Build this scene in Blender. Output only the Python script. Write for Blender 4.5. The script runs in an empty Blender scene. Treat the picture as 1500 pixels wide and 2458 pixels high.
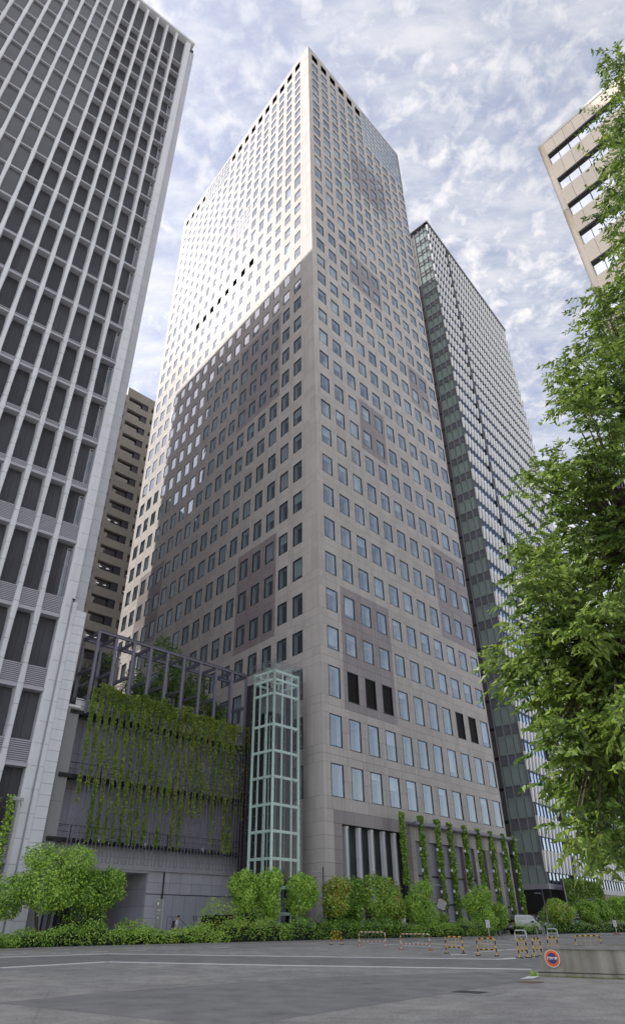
import bpy, math, random
import numpy as np
from mathutils import Matrix, Vector
random.seed(7); RNG = np.random.default_rng(7)
SC = bpy.context.scene; COL = SC.collection
R = math.radians
# ---------------------------------------------------------------- camera
cd = bpy.data.cameras.new('Camera'); cam = bpy.data.objects.new('Camera', cd); COL.objects.link(cam)
cd.sensor_fit = 'HORIZONTAL'; cd.sensor_width = 36.0; cd.lens = 36.0 * 1532.0 / 1500.0
cd.shift_x = (750 - 714.35) / 1500.0
cd.clip_start = 0.1; cd.clip_end = 3000
cam.location = (0, 0, 1.65); cam.rotation_euler = (math.pi / 2 + 0.5769, 0, 0)
SC.camera = cam
# ---------------------------------------------------------------- sky, sun, exposure
SUN_AZ, SUN_EL = R(-76), R(48)            # azimuth clockwise from +Y
W = bpy.data.worlds.new('World'); SC.world = W; W.use_nodes = True
wn, wl = W.node_tree.nodes, W.node_tree.links; wn.clear()
def N(nodes, t, **k):
    n = nodes.new(t)
    for a, b in k.items():
        if a == 'inp':
            for i, v in b.items(): n.inputs[i].default_value = v
        else: setattr(n, a, b)
    return n
sky = N(wn, 'ShaderNodeTexSky', sky_type='NISHITA', sun_disc=False, sun_elevation=SUN_EL, sun_rotation=SUN_AZ, air_density=1.0, dust_density=0.5, ozone_density=1.2)
tc = N(wn, 'ShaderNodeTexCoord'); sep = N(wn, 'ShaderNodeSeparateXYZ'); wl.new(tc.outputs['Generated'], sep.inputs[0])
zz = N(wn, 'ShaderNodeMath', operation='MAXIMUM', inp={1: 0.02}); wl.new(sep.outputs['Z'], zz.inputs[0])
zz2 = N(wn, 'ShaderNodeMath', operation='ADD', inp={1: 0.12}); wl.new(zz.outputs[0], zz2.inputs[0])
dx = N(wn, 'ShaderNodeMath', operation='DIVIDE'); wl.new(sep.outputs['X'], dx.inputs[0]); wl.new(zz2.outputs[0], dx.inputs[1])
dy = N(wn, 'ShaderNodeMath', operation='DIVIDE'); wl.new(sep.outputs['Y'], dy.inputs[0]); wl.new(zz2.outputs[0], dy.inputs[1])
cmb = N(wn, 'ShaderNodeCombineXYZ'); wl.new(dx.outputs[0], cmb.inputs[0]); wl.new(dy.outputs[0], cmb.inputs[1])
n1 = N(wn, 'ShaderNodeTexNoise', inp={'Scale': 27.0, 'Detail': 7.0, 'Roughness': 0.6, 'Distortion': 0.25}); wl.new(cmb.outputs[0], n1.inputs['Vector'])
n2 = N(wn, 'ShaderNodeTexNoise', inp={'Scale': 1.7, 'Detail': 4.0, 'Roughness': 0.55}); wl.new(cmb.outputs[0], n2.inputs['Vector'])
mp = N(wn, 'ShaderNodeMapping', inp={'Scale': (1.0, 2.4, 1.0), 'Rotation': (0, 0, 0.6)}); wl.new(cmb.outputs[0], mp.inputs[0])
n3 = N(wn, 'ShaderNodeTexNoise', inp={'Scale': 5.0, 'Detail': 8.0, 'Roughness': 0.6}); wl.new(mp.outputs[0], n3.inputs['Vector'])
r1 = N(wn, 'ShaderNodeMapRange', interpolation_type='SMOOTHSTEP', inp={1: 0.36, 2: 0.72}); wl.new(n1.outputs[0], r1.inputs[0])
r2 = N(wn, 'ShaderNodeMapRange', interpolation_type='SMOOTHSTEP', inp={1: 0.28, 2: 0.70, 3: 0.25, 4: 1.0}); wl.new(n2.outputs[0], r2.inputs[0])
r3 = N(wn, 'ShaderNodeMapRange', interpolation_type='SMOOTHSTEP', inp={1: 0.38, 2: 0.72}); wl.new(n3.outputs[0], r3.inputs[0])
m1 = N(wn, 'ShaderNodeMath', operation='MULTIPLY'); wl.new(r1.outputs[0], m1.inputs[0]); wl.new(r2.outputs[0], m1.inputs[1])
m3 = N(wn, 'ShaderNodeMath', operation='MULTIPLY', inp={1: 0.55}); wl.new(r3.outputs[0], m3.inputs[0])
cov = N(wn, 'ShaderNodeMath', operation='MAXIMUM'); wl.new(m1.outputs[0], cov.inputs[0]); wl.new(m3.outputs[0], cov.inputs[1])
cov2 = N(wn, 'ShaderNodeMapRange', inp={1: 0.0, 2: 1.0, 3: 0.16, 4: 0.80}); wl.new(cov.outputs[0], cov2.inputs[0])
sd = N(wn, 'ShaderNodeVectorMath', operation='DOT_PRODUCT')
sd.inputs[1].default_value = (math.sin(SUN_AZ) * math.cos(SUN_EL), math.cos(SUN_AZ) * math.cos(SUN_EL), math.sin(SUN_EL))
nv = N(wn, 'ShaderNodeVectorMath', operation='NORMALIZE'); wl.new(tc.outputs['Generated'], nv.inputs[0]); wl.new(nv.outputs[0], sd.inputs[0])
sg = N(wn, 'ShaderNodeMapRange', interpolation_type='SMOOTHSTEP', inp={1: 0.45, 2: 1.0, 3: 0.0, 4: 1.0}); wl.new(sd.outputs['Value'], sg.inputs[0])
sgp = N(wn, 'ShaderNodeMath', operation='POWER', inp={1: 2.2}); wl.new(sg.outputs[0], sgp.inputs[0])
sgm = N(wn, 'ShaderNodeMath', operation='MULTIPLY_ADD', inp={1: 0.25, 2: 1.0}); wl.new(sgp.outputs[0], sgm.inputs[0])
ccol = N(wn, 'ShaderNodeMixRGB', blend_type='MULTIPLY', inp={0: 1.0, 1: (6.35, 6.0, 5.6, 1)}); wl.new(sgm.outputs[0], ccol.inputs[2])
smul = N(wn, 'ShaderNodeMixRGB', blend_type='MULTIPLY', inp={0: 1.0, 2: (1.30, 1.08, .96, 1)}); wl.new(sky.outputs[0], smul.inputs[1])
mixc = N(wn, 'ShaderNodeMixRGB'); wl.new(cov2.outputs[0], mixc.inputs[0]); wl.new(smul.outputs[0], mixc.inputs[1]); wl.new(ccol.outputs[0], mixc.inputs[2])
bg = N(wn, 'ShaderNodeBackground', inp={'Strength': 0.1}); wl.new(mixc.outputs[0], bg.inputs[0])
wo = N(wn, 'ShaderNodeOutputWorld'); wl.new(bg.outputs[0], wo.inputs[0])
ld = bpy.data.lights.new('Sun', 'SUN'); ld.energy = 2.4; ld.angle = R(0.53); ld.color = (1.0, 0.955, 0.89)
sun = bpy.data.objects.new('Sun', ld); COL.objects.link(sun); sun.location = (-100, 30, 150)
sun.rotation_euler = Vector(sd.inputs[1].default_value).to_track_quat('Z', 'Y').to_euler()
VS = SC.view_settings; VS.view_transform = 'Standard'; VS.look = 'None'; VS.gamma = 1.0; VS.exposure = 1.13
try: VS.use_curve_mapping = False
except Exception: pass
SC.cycles.max_bounces = 8; SC.cycles.transparent_max_bounces = 12; SC.cycles.use_denoising = True
SC.cycles.sample_clamp_indirect = 6.0
# ---------------------------------------------------------------- helpers
SLOPE = 0.0107
def gz(y): return SLOPE * min(max(y, -20.0), 112.0)
class MB:
    def __init__(s): s.v = []; s.f = []; s.m = []
    def quad(s, a, b, c, d, m=0):
        n = len(s.v); s.v += [a, b, c, d]; s.f.append((n, n + 1, n + 2, n + 3)); s.m.append(m)
    def poly(s, pts, m=0):
        n = len(s.v); s.v += pts; s.f.append(tuple(range(n, n + len(pts)))); s.m.append(m)
    def box(s, x0, x1, y0, y1, z0, z1, m=0, skip=''):
        n = len(s.v)
        s.v += [(x0, y0, z0), (x1, y0, z0), (x1, y1, z0), (x0, y1, z0), (x0, y0, z1), (x1, y0, z1), (x1, y1, z1), (x0, y1, z1)]
        for k, q in (('b', (0, 3, 2, 1)), ('t', (4, 5, 6, 7)), ('f', (0, 1, 5, 4)), ('r', (1, 2, 6, 5)), ('k', (2, 3, 7, 6)), ('l', (3, 0, 4, 7))):
            if k not in skip: s.f.append(tuple(n + i for i in q)); s.m.append(m)
    def bar(s, p0, p1, w, h=None, m=0, up=(0, 0, 1)):      # rectangular bar between two points
        p0, p1 = Vector(p0), Vector(p1); h = h or w; d = (p1 - p0).normalized(); u = Vector(up)
        if abs(d.dot(u)) > .99: u = Vector((1, 0, 0))
        a = d.cross(u).normalized(); b = a.cross(d); n = len(s.v)
        for p in (p0, p1):
            for i, j in ((-1, -1), (1, -1), (1, 1), (-1, 1)): s.v.append(tuple(p + a * (i * w / 2) + b * (j * h / 2)))
        for q in ((0, 1, 2, 3), (7, 6, 5, 4), (0, 4, 5, 1), (1, 5, 6, 2), (2, 6, 7, 3), (3, 7, 4, 0)): s.f.append(tuple(n + i for i in q)); s.m.append(m)
    def tube(s, pts, r, n=8, m=0, cap=True):
        pts = [Vector(p) for p in pts]; rs = r if isinstance(r, (list, tuple)) else [r] * len(pts); base = len(s.v)
        up = Vector((0, 0, 1))
        for i, p in enumerate(pts):
            d = (pts[min(i + 1, len(pts) - 1)] - pts[max(i - 1, 0)]).normalized()
            u = up if abs(d.dot(up)) < .95 else Vector((1, 0, 0))
            a = d.cross(u).normalized(); b = d.cross(a)
            for k in range(n):
                t = 2 * math.pi * k / n; s.v.append(tuple(p + a * (math.cos(t) * rs[i]) + b * (math.sin(t) * rs[i])))
        for i in range(len(pts) - 1):
            for k in range(n):
                k2 = (k + 1) % n; o = base + i * n; s.f.append((o + k, o + k2, o + n + k2, o + n + k)); s.m.append(m)
        if cap:
            s.f.append(tuple(base + k for k in range(n))); s.m.append(m)
            o = base + (len(pts) - 1) * n; s.f.append(tuple(o + k for k in reversed(range(n)))); s.m.append(m)
    def add(s, o, off=(0, 0, 0)):
        n = len(s.v); s.v += [(x + off[0], y + off[1], z + off[2]) for x, y, z in o.v]
        s.f += [tuple(i + n for i in q) for q in o.f]; s.m += o.m
    def mesh(s, name, mats, smooth=False):
        me = bpy.data.meshes.new(name); me.from_pydata(s.v, [], s.f)
        for m in (mats if isinstance(mats, (list, tuple)) else [mats]): me.materials.append(m)
        if len(me.materials) > 1: me.polygons.foreach_set('material_index', s.m)
        if smooth: me.polygons.foreach_set('use_smooth', [True] * len(me.polygons))
        me.update(); return me
    def build(s, name, mats, parent=None, loc=None, rz=0.0, smooth=False):
        return obj(name, s.mesh(name, mats, smooth), parent, loc, rz)
def obj(name, data, parent=None, loc=None, rz=0.0):
    o = bpy.data.objects.new(name, data); COL.objects.link(o)
    if loc is not None: o.location = loc
    if rz: o.rotation_euler = (0, 0, rz)
    if parent: o.parent = parent
    return o
def tag(o, label, cat, group=None):
    o['label'] = label; o['category'] = cat
    if group: o['group'] = group
    return o
def thing(name, label, cat, loc=(0, 0, 0), rz=0.0, group=None):
    return tag(obj(name, None, None, loc, rz), label, cat, group)
def kind(o, k): o['kind'] = k; return o
def dup(o, parent=None, label=None):
    c = o.copy(); COL.objects.link(c); c.parent = parent
    if label: c['label'] = label
    for ch in o.children: dup(ch, c)
    return c
def fdir(a): return Vector((math.sin(R(a)), math.cos(R(a)), 0))   # facade bearing, degrees clockwise from +Y
def frot(a): return R(90 - a)
# ---------------------------------------------------------------- materials
def mat(name, col, rough=0.6, var=0.0, scale=3.0, bump=0.0, bscale=40.0, metal=0.0, spec=0.5, rand=0.0, streak=0.0, col2=None, wave=None):
    m = bpy.data.materials.new(name); m.use_nodes = True; nt = m.node_tree; nn, ll = nt.nodes, nt.links
    b = nn['Principled BSDF']; b.inputs['Roughness'].default_value = rough; b.inputs['Metallic'].default_value = metal
    b.inputs['Specular IOR Level'].default_value = spec
    c = (*col, 1.0); b.inputs['Base Color'].default_value = c
    g = nn.new('ShaderNodeNewGeometry'); cur = None
    def chain(fac_out, lo, hi):
        nonlocal cur
        mx = N(nn, 'ShaderNodeMixRGB', blend_type='MULTIPLY', inp={0: 1.0, 1: c})
        mr = N(nn, 'ShaderNodeMapRange', inp={1: 0.25, 2: 0.75, 3: lo, 4: hi}); ll.new(fac_out, mr.inputs[0])
        if cur is not None: ll.new(cur, mx.inputs[1])
        ll.new(mr.outputs[0], mx.inputs[2]); cur = mx.outputs[0]
    if col2:
        t = N(nn, 'ShaderNodeTexNoise', inp={'Scale': scale, 'Detail': 5.0, 'Roughness': .6}); ll.new(g.outputs['Position'], t.inputs['Vector'])
        mr = N(nn, 'ShaderNodeMapRange', inp={1: 0.4, 2: 0.62}); ll.new(t.outputs[0], mr.inputs[0])
        mx = N(nn, 'ShaderNodeMixRGB', inp={1: c, 2: (*col2, 1.0)}); ll.new(mr.outputs[0], mx.inputs[0]); cur = mx.outputs[0]
    if var:
        t = N(nn, 'ShaderNodeTexNoise', inp={'Scale': scale, 'Detail': 6.0, 'Roughness': .62}); ll.new(g.outputs['Position'], t.inputs['Vector'])
        chain(t.outputs[0], 1 - var, 1 + var)
    if streak:
        mp = N(nn, 'ShaderNodeMapping', inp={'Scale': (1.6, 1.6, 0.06)}); ll.new(g.outputs['Position'], mp.inputs[0])
        t = N(nn, 'ShaderNodeTexNoise', inp={'Scale': 1.5, 'Detail': 5.0}); ll.new(mp.outputs[0], t.inputs['Vector'])
        chain(t.outputs[0], 1 - streak, 1 + streak)
    if rand:
        oi = nn.new('ShaderNodeObjectInfo'); gi = nn.new('ShaderNodeMath'); gi.operation = 'FRACT'
        ad = N(nn, 'ShaderNodeMath', operation='ADD'); ll.new(oi.outputs['Random'], ad.inputs[0]); ll.new(g.outputs['Random Per Island'], ad.inputs[1]); ll.new(ad.outputs[0], gi.inputs[0])
        chain(gi.outputs[0], 1 - rand, 1 + rand)
    if cur is not None: ll.new(cur, b.inputs['Base Color'])
    if bump or wave:
        bp = N(nn, 'ShaderNodeBump', inp={'Strength': bump or 0.6, 'Distance': 0.02}); ll.new(bp.outputs[0], b.inputs['Normal'])
        if wave:
            tcn = nn.new('ShaderNodeTexCoord'); w = N(nn, 'ShaderNodeTexWave', wave_type='BANDS', bands_direction=wave[0], inp={'Scale': wave[1]}); ll.new(tcn.outputs['Object'], w.inputs['Vector']); ll.new(w.outputs['Fac'], bp.inputs['Height'])
        else:
            t = N(nn, 'ShaderNodeTexNoise', inp={'Scale': bscale, 'Detail': 4.0}); ll.new(g.outputs['Position'], t.inputs['Vector']); ll.new(t.outputs[0], bp.inputs['Height'])
    return m
def glass(name, tint=(.55, .62, .64), base=.22, rough=0.0, ior=1.55, refl=(.95, .97, 1.0), wob=0.0):
    m = bpy.data.materials.new(name); m.use_nodes = True; nt = m.node_tree; nn, ll = nt.nodes, nt.links; nn.clear()
    tr = N(nn, 'ShaderNodeBsdfTransparent', inp={0: (*tint, 1)}); gl = N(nn, 'ShaderNodeBsdfGlossy', inp={'Color': (*refl, 1), 'Roughness': rough})
    lw_ = nn.new('ShaderNodeLayerWeight'); fr = N(nn, 'ShaderNodeMath', operation='POWER', inp={1: 4.5}); ll.new(lw_.outputs['Facing'], fr.inputs[0]); mr = N(nn, 'ShaderNodeMapRange', inp={1: 0.0, 2: 1.0, 3: base + .04, 4: 1.0}); ll.new(fr.outputs[0], mr.inputs[0])
    if wob:
        g = nn.new('ShaderNodeNewGeometry'); t = N(nn, 'ShaderNodeTexNoise', inp={'Scale': 0.55, 'Detail': 1.0}); ll.new(g.outputs['Position'], t.inputs['Vector'])
        bp = N(nn, 'ShaderNodeBump', inp={'Strength': wob, 'Distance': 0.05}); ll.new(t.outputs[0], bp.inputs['Height']); ll.new(bp.outputs[0], gl.inputs['Normal'])
    mx = nn.new('ShaderNodeMixShader'); ll.new(mr.outputs[0], mx.inputs[0]); ll.new(tr.outputs[0], mx.inputs[1]); ll.new(gl.outputs[0], mx.inputs[2])
    o = nn.new('ShaderNodeOutputMaterial'); ll.new(mx.outputs[0], o.inputs[0]); return m
def leafmat(name, col, col2, trans=.22, scale=1.6, rough=.45):
    m = bpy.data.materials.new(name); m.use_nodes = True; nt = m.node_tree; nn, ll = nt.nodes, nt.links
    b = nn['Principled BSDF']; b.inputs['Roughness'].default_value = rough; b.inputs['Specular IOR Level'].default_value = .4
    g = nn.new('ShaderNodeNewGeometry'); t = N(nn, 'ShaderNodeTexNoise', inp={'Scale': scale, 'Detail': 2.0}); ll.new(g.outputs['Position'], t.inputs['Vector'])
    ad = N(nn, 'ShaderNodeMath', operation='MULTIPLY_ADD', inp={1: .45}); ll.new(g.outputs['Random Per Island'], ad.inputs[0]); ll.new(t.outputs[0], ad.inputs[2])
    mr = N(nn, 'ShaderNodeMapRange', inp={1: .42, 2: 1.0}); ll.new(ad.outputs[0], mr.inputs[0])
    mx = N(nn, 'ShaderNodeMixRGB', inp={1: (*col, 1), 2: (*col2, 1)}); ll.new(mr.outputs[0], mx.inputs[0]); ll.new(mx.outputs[0], b.inputs['Base Color'])
    tl = nn.new('ShaderNodeBsdfTranslucent'); ll.new(mx.outputs[0], tl.inputs[0])
    ms = N(nn, 'ShaderNodeMixShader', inp={0: trans}); ll.new(b.outputs[0], ms.inputs[1]); ll.new(tl.outputs[0], ms.inputs[2])
    ll.new(ms.outputs[0], nn['Material Output'].inputs[0]); return m
def emis(name, col, s):
    m = bpy.data.materials.new(name); m.use_nodes = True; b = m.node_tree.nodes['Principled BSDF']
    b.inputs['Base Color'].default_value = (*col, 1); b.inputs['Emission Color'].default_value = (*col, 1); b.inputs['Emission Strength'].default_value = s; return m
M = {}
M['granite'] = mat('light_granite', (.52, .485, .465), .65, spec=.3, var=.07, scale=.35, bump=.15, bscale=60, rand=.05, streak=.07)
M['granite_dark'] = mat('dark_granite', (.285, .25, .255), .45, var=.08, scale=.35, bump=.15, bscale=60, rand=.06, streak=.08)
M['joint'] = mat('joint_backing', (.07, .065, .065), .8)
M['frame'] = mat('black_frame', (.018, .018, .02), .4)
M['reveal'] = mat('pale_reveal', (.74, .79, .79), .5)
M['dark_room'] = mat('dark_interior', (.05, .058, .06), .8, var=.5, scale=.5)
M['blind'] = mat('window_blind', (.50, .56, .57), .8, var=.15, scale=.4)
M['blind2'] = mat('half_blind', (.20, .235, .25), .8, var=.3, scale=.4)
M['glass'] = glass('tower_glass', tint=(.62, .68, .70), base=.19, refl=(.80, .89, 1.0), wob=.12)
M['louver'] = mat('dark_louver', (.016, .014, .014), .6)
M['curtain_glass'] = glass('curtain_glass', base=.45, wob=.12)
M['white_line'] = mat('mullion_metal', (.45, .46, .47), .4, metal=.3)
M['lamp_glow'] = emis('warm_lamp', (1.0, .72, .3), 2.2)
M['ceil_glow'] = emis('ceiling_light', (1.0, .95, .8), 1.6)
M['pale_stone'] = mat('pale_fin_stone', (.70, .71, .75), .6, var=.07, scale=.5, bump=.1, bscale=70, rand=.04, streak=.06)
M['grey_stone'] = mat('grey_pier_stone', (.48, .49, .53), .6, var=.07, scale=.5, bump=.12, bscale=70, rand=.05, streak=.08)
M['ribbed'] = mat('ribbed_dark_panel', (.06, .06, .072), .42, var=.25, scale=.3, rand=.16, wave=('X', 6.0))
M['flush_grey'] = mat('flush_grey_pane', (.10, .10, .11), .25, var=.15, scale=.15)
M['ledge'] = mat('ledge_metal', (.42, .42, .465), .5, var=.06, scale=.6)
M['soffit'] = mat('soffit_metal', (.20, .20, .22), .6)
M['steel'] = mat('violet_grey_steel', (.19, .183, .235), .45, var=.08, scale=1.0)
M['pod_wall'] = mat('podium_panel', (.34, .34, .41), .6, var=.08, scale=.4, rand=.05)
M['pod_stone'] = mat('podium_stone', (.50, .495, .55), .6, var=.08, scale=.5, bump=.1, bscale=50, rand=.05, streak=.06)
M['dark_recess'] = mat('dark_recess', (.03, .03, .035), .7)
M['white_metal'] = mat('white_metal', (.74, .75, .76), .4, var=.05, scale=2)
M['mint'] = mat('mint_white_steel', (.58, .72, .68), .35, var=.04, scale=1.0)
M['lift_glass'] = glass('lift_glass', tint=(.95, .975, .965), base=-.01)
M['grey_metal'] = mat('grey_metal', (.28, .29, .31), .4, metal=.4)
M['beige'] = mat('beige_cladding', (.25, .243, .225), .6, var=.08, scale=.2, rand=.05, streak=.06)
M['navy'] = mat('navy_panel', (.030, .032, .055), .5)
M['dglass'] = glass('dark_glass', tint=(.18, .2, .24), base=.16)
M['gt_glass'] = glass('blue_glass', tint=(.20, .28, .45), base=.50, refl=(.66, .79, 1.0), wob=.15)
M['gt_green'] = mat('green_blind_pane', (.36, .45, .42), .25, var=.1, scale=.3)
M['gt_span'] = mat('spandrel_slate', (.20, .21, .245), .45)
M['gt_louver'] = mat('gt_louver', (.13, .125, .135), .5, wave=('Z', 9.0))
M['gt_fin'] = mat('white_fin', (.93, .93, .91), .4)
M['rb'] = mat('tan_panel', (.82, .72, .60), .55, var=.05, scale=.2, rand=.04)
M['rb_glass'] = glass('rb_glass', tint=(.5, .5, .5), base=.94, refl=(1, 1, 1))
M['bark'] = mat('bark', (.065, .05, .04), .9, var=.3, scale=6, bump=.8, bscale=25)
M['leaf_z'] = leafmat('zelkova_leaf', (.035, .09, .014), (.24, .34, .06), trans=.42, scale=1.1)
M['leaf_a'] = leafmat('bright_leaf', (.25, .48, .055), (.58, .80, .15), scale=1.3)
M['leaf_b'] = leafmat('deep_leaf', (.075, .19, .03), (.27, .46, .07), scale=1.3)
M['leaf_o'] = leafmat('orange_leaf', (.30, .28, .05), (.62, .40, .09), scale=1.0)
M['leaf_v'] = leafmat('vine_leaf', (.085, .17, .022), (.26, .38, .05), scale=.8)
M['leaf_d'] = leafmat('dark_conifer', (.06, .125, .035), (.19, .29, .07), scale=.8)
M['leaf_y'] = leafmat('yellow_vine', (.16, .20, .035), (.34, .37, .06), scale=.8)
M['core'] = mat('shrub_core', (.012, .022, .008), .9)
# ---------------------------------------------------------------- ground
def asphalt():
    m = bpy.data.materials.new('asphalt'); m.use_nodes = True; nt = m.node_tree; nn, ll = nt.nodes, nt.links
    b = nn['Principled BSDF']; b.inputs['Roughness'].default_value = .85
    g = nn.new('ShaderNodeNewGeometry')
    big = N(nn, 'ShaderNodeTexNoise', inp={'Scale': .16, 'Detail': 5.0, 'Roughness': .6}); fine = N(nn, 'ShaderNodeTexNoise', inp={'Scale': 26.0, 'Detail': 4.0, 'Roughness': .7})
    mid = N(nn, 'ShaderNodeTexNoise', inp={'Scale': 1.3, 'Detail': 6.0, 'Roughness': .7})
    for t in (big, fine, mid): ll.new(g.outputs['Position'], t.inputs['Vector'])
    cr = N(nn, 'ShaderNodeMixRGB', inp={1: (.29, .283, .265, 1), 2: (.36, .348, .32, 1)})
    mr = N(nn, 'ShaderNodeMapRange', inp={1: .38, 2: .62}); ll.new(big.outputs[0], mr.inputs[0]); ll.new(mr.outputs[0], cr.inputs[0])
    x1 = N(nn, 'ShaderNodeMixRGB', blend_type='MULTIPLY', inp={0: 1.0}); f1 = N(nn, 'ShaderNodeMapRange', inp={1: .3, 2: .7, 3: .62, 4: 1.35}); ll.new(fine.outputs[0], f1.inputs[0]); ll.new(cr.outputs[0], x1.inputs[1]); ll.new(f1.outputs[0], x1.inputs[2])
    x2 = N(nn, 'ShaderNodeMixRGB', blend_type='MULTIPLY', inp={0: 1.0}); f2 = N(nn, 'ShaderNodeMapRange', inp={1: .3, 2: .7, 3: .74, 4: 1.24}); ll.new(mid.outputs[0], f2.inputs[0]); ll.new(x1.outputs[0], x2.inputs[1]); ll.new(f2.outputs[0], x2.inputs[2])
    # rusty tyre stains and hairline cracks
    st = N(nn, 'ShaderNodeTexNoise', inp={'Scale': .35, 'Detail': 7.0, 'Roughness': .75}); mps = N(nn, 'ShaderNodeMapping', inp={'Scale': (.5, 2.2, 1), 'Location': (3, 7, 0)}); ll.new(g.outputs['Position'], mps.inputs[0]); ll.new(mps.outputs[0], st.inputs['Vector'])
    sr = N(nn, 'ShaderNodeMapRange', inp={1: .57, 2: .72, 3: 0, 4: .6}); ll.new(st.outputs[0], sr.inputs[0])
    x3 = N(nn, 'ShaderNodeMixRGB', inp={2: (.26, .19, .115, 1)}); ll.new(sr.outputs[0], x3.inputs[0]); ll.new(x2.outputs[0], x3.inputs[1])
    vo = N(nn, 'ShaderNodeTexVoronoi', feature='DISTANCE_TO_EDGE', inp={'Scale': .13}); vd = N(nn, 'ShaderNodeMixRGB', inp={0: .12}); ll.new(g.outputs['Position'], vd.inputs[1]); ll.new(mid.outputs['Color'], vd.inputs[2]); ll.new(vd.outputs[0], vo.inputs['Vector'])
    vr = N(nn, 'ShaderNodeMapRange', inp={1: 0.0, 2: .003, 3: .82, 4: 1.0}); ll.new(vo.outputs[0], vr.inputs[0])
    x4 = N(nn, 'ShaderNodeMixRGB', blend_type='MULTIPLY', inp={0: 1.0}); ll.new(x3.outputs[0], x4.inputs[1]); ll.new(vr.outputs[0], x4.inputs[2]); 
    bl = N(nn, 'ShaderNodeTexNoise', inp={'Scale': .55, 'Detail': 9.0, 'Roughness': .72, 'Distortion': .8}); ll.new(g.outputs['Position'], bl.inputs['Vector'])
    br = N(nn, 'ShaderNodeMapRange', inp={1: .50, 2: .68, 3: 1.0, 4: .82}); ll.new(bl.outputs[0], br.inputs[0])
    x5 = N(nn, 'ShaderNodeMixRGB', blend_type='MULTIPLY', inp={0: 1.0}); ll.new(x4.outputs[0], x5.inputs[1]); ll.new(br.outputs[0], x5.inputs[2]); ll.new(x5.outputs[0], b.inputs['Base Color'])
    bp = N(nn, 'ShaderNodeBump', inp={'Strength': .5, 'Distance': .015}); ll.new(fine.outputs[0], bp.inputs['Height']); ll.new(bp.outputs[0], b.inputs['Normal'])
    return m
M['asphalt'] = asphalt()
M['asphalt_dark'] = mat('asphalt_patch', (.235, .23, .218), .85, var=.3, scale=1.2, bump=.4, bscale=30, rand=.04)
M['paint'] = mat('white_road_paint', (.82, .82, .80), .6, var=.12, scale=5.0)
M['paint_worn'] = mat('worn_road_paint', (.55, .55, .54), .7, var=.35, scale=9.0)
g = MB(); ys = [-700, -20, 0, 60, 112, 900]
for a, b in zip(ys, ys[1:]):
    g.quad((-900, a, gz(a)), (900, a, gz(a)), (900, b, gz(b)), (-900, b, gz(b)))
kind(g.build('ground', M['asphalt']), 'structure')
def strip(name, pts, w, m, lift=.004, k='structure', parent=None):
    b = MB(); P = [Vector((x, y, 0)) for x, y in pts]
    for i in range(len(P) - 1):
        d = (P[i + 1] - P[i]).normalized(); n = Vector((-d.y, d.x, 0)) * w / 2; e = d * (w * .35 if 0 < i else 0)
        q = [P[i] - n - e * .0, P[i + 1] - n, P[i + 1] + n, P[i] + n - e * .0]
        b.quad(*[(v.x, v.y, gz(v.y) + lift + i * .0006) for v in q])
    return kind(b.build(name, m, parent), k) if k else b.build(name, m, parent)
# ---------------------------------------------------------------- road markings
strip('road_marking', [(-11.43, 30.1), (-8.28, 34.0), (-1.08, 31.7), (4.61, 30.3), (8.7, 29.25)], .5, M['paint'])
strip('road_marking', [(-14.9, 37.2), (-10.07, 41.2), (-1.34, 38.8), (5.63, 36.9), (9.29, 35.9), (12.3, 38.9)], .5, M['paint'])
for a, b in (((-15.3, 40.2), (-14.3, 40.9)), ((-13.3, 41.7), (-12.4, 42.3)), ((-11.6, 43.3), (-10.8, 44.0)), ((-9.85, 44.8), (-8.9, 45.4)), ((-8.1, 46.6), (-7.2, 47.2))):
    strip('road_marking', [a, b], .4, M['paint_worn'])
b = MB(); q = [(-5.5, 49.0), (-4.4, 49.6), (-4.1, 50.3), (-5.2, 49.8)]
b.quad(*[(x, y, gz(y) + .004) for x, y in q]); kind(b.build('road_marking', M['paint_worn']), 'structure')
for p in ([(5.3, 57.6), (9.2, 49.3)], [(8.6, 60.3), (11.6, 51.6)], [(9.76, 42.7), (13.5, 47.4)], [(12.2, 62.5), (14.9, 53.8)], [(15.5, 64.5), (18.2, 56.0)], [(18.6, 67.3), (21.2, 59.5)], [(11.4, 46.4), (16.5, 43.4)], [(21.5, 70), (24, 62)]):
    strip('road_marking', p, .26, M['paint'])
b = MB(); q = [(7.9, 40.1), (8.75, 40.15), (8.95, 40.9), (8.05, 40.85)]; b.quad(*[(x, y, gz(y) + .004) for x, y in q]); kind(b.build('road_marking', M['paint']), 'structure')
b = MB(); q = [(7.0, 24.9), (7.5, 25.1), (8.0, 26.0), (7.6, 26.0)]; b.quad(*[(x, y, gz(y) + .004) for x, y in q]); kind(b.build('road_marking', M['paint']), 'structure')
# re-laid asphalt band running diagonally through the forecourt
b = MB(); q = [(-6.9, 18.3), (-1.9, 14.9), (-1.2, 14.4), (7.75, 25.2), (8.6, 28.6), (1.2, 25.9), (-2.2, 23.3), (-5.4, 20.0)]
q2 = []
for (x0, y0), (x1, y1) in zip(q, q[1:] + q[:1]):
    for t in (0, .25, .5, .75): q2.append((x0 + (x1 - x0) * t + random.uniform(-.06, .06), y0 + (y1 - y0) * t + random.uniform(-.06, .06)))
b.poly([(x, y, gz(y) + .003) for x, y in q2]); kind(b.build('asphalt_patch', M['asphalt_dark']), 'structure')
b = MB(); q = [(-18, 24.0), (-11.5, 30.2), (-8.28, 34.0), (-1.08, 31.7), (4.61, 30.3), (8.7, 29.25), (11.5, 29.0), (14.5, 36.5), (12.3, 38.7), (9.29, 35.9), (5.63, 36.9), (-1.34, 38.8), (-10.07, 41.2), (-15.2, 36.8), (-24, 31)]
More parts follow.
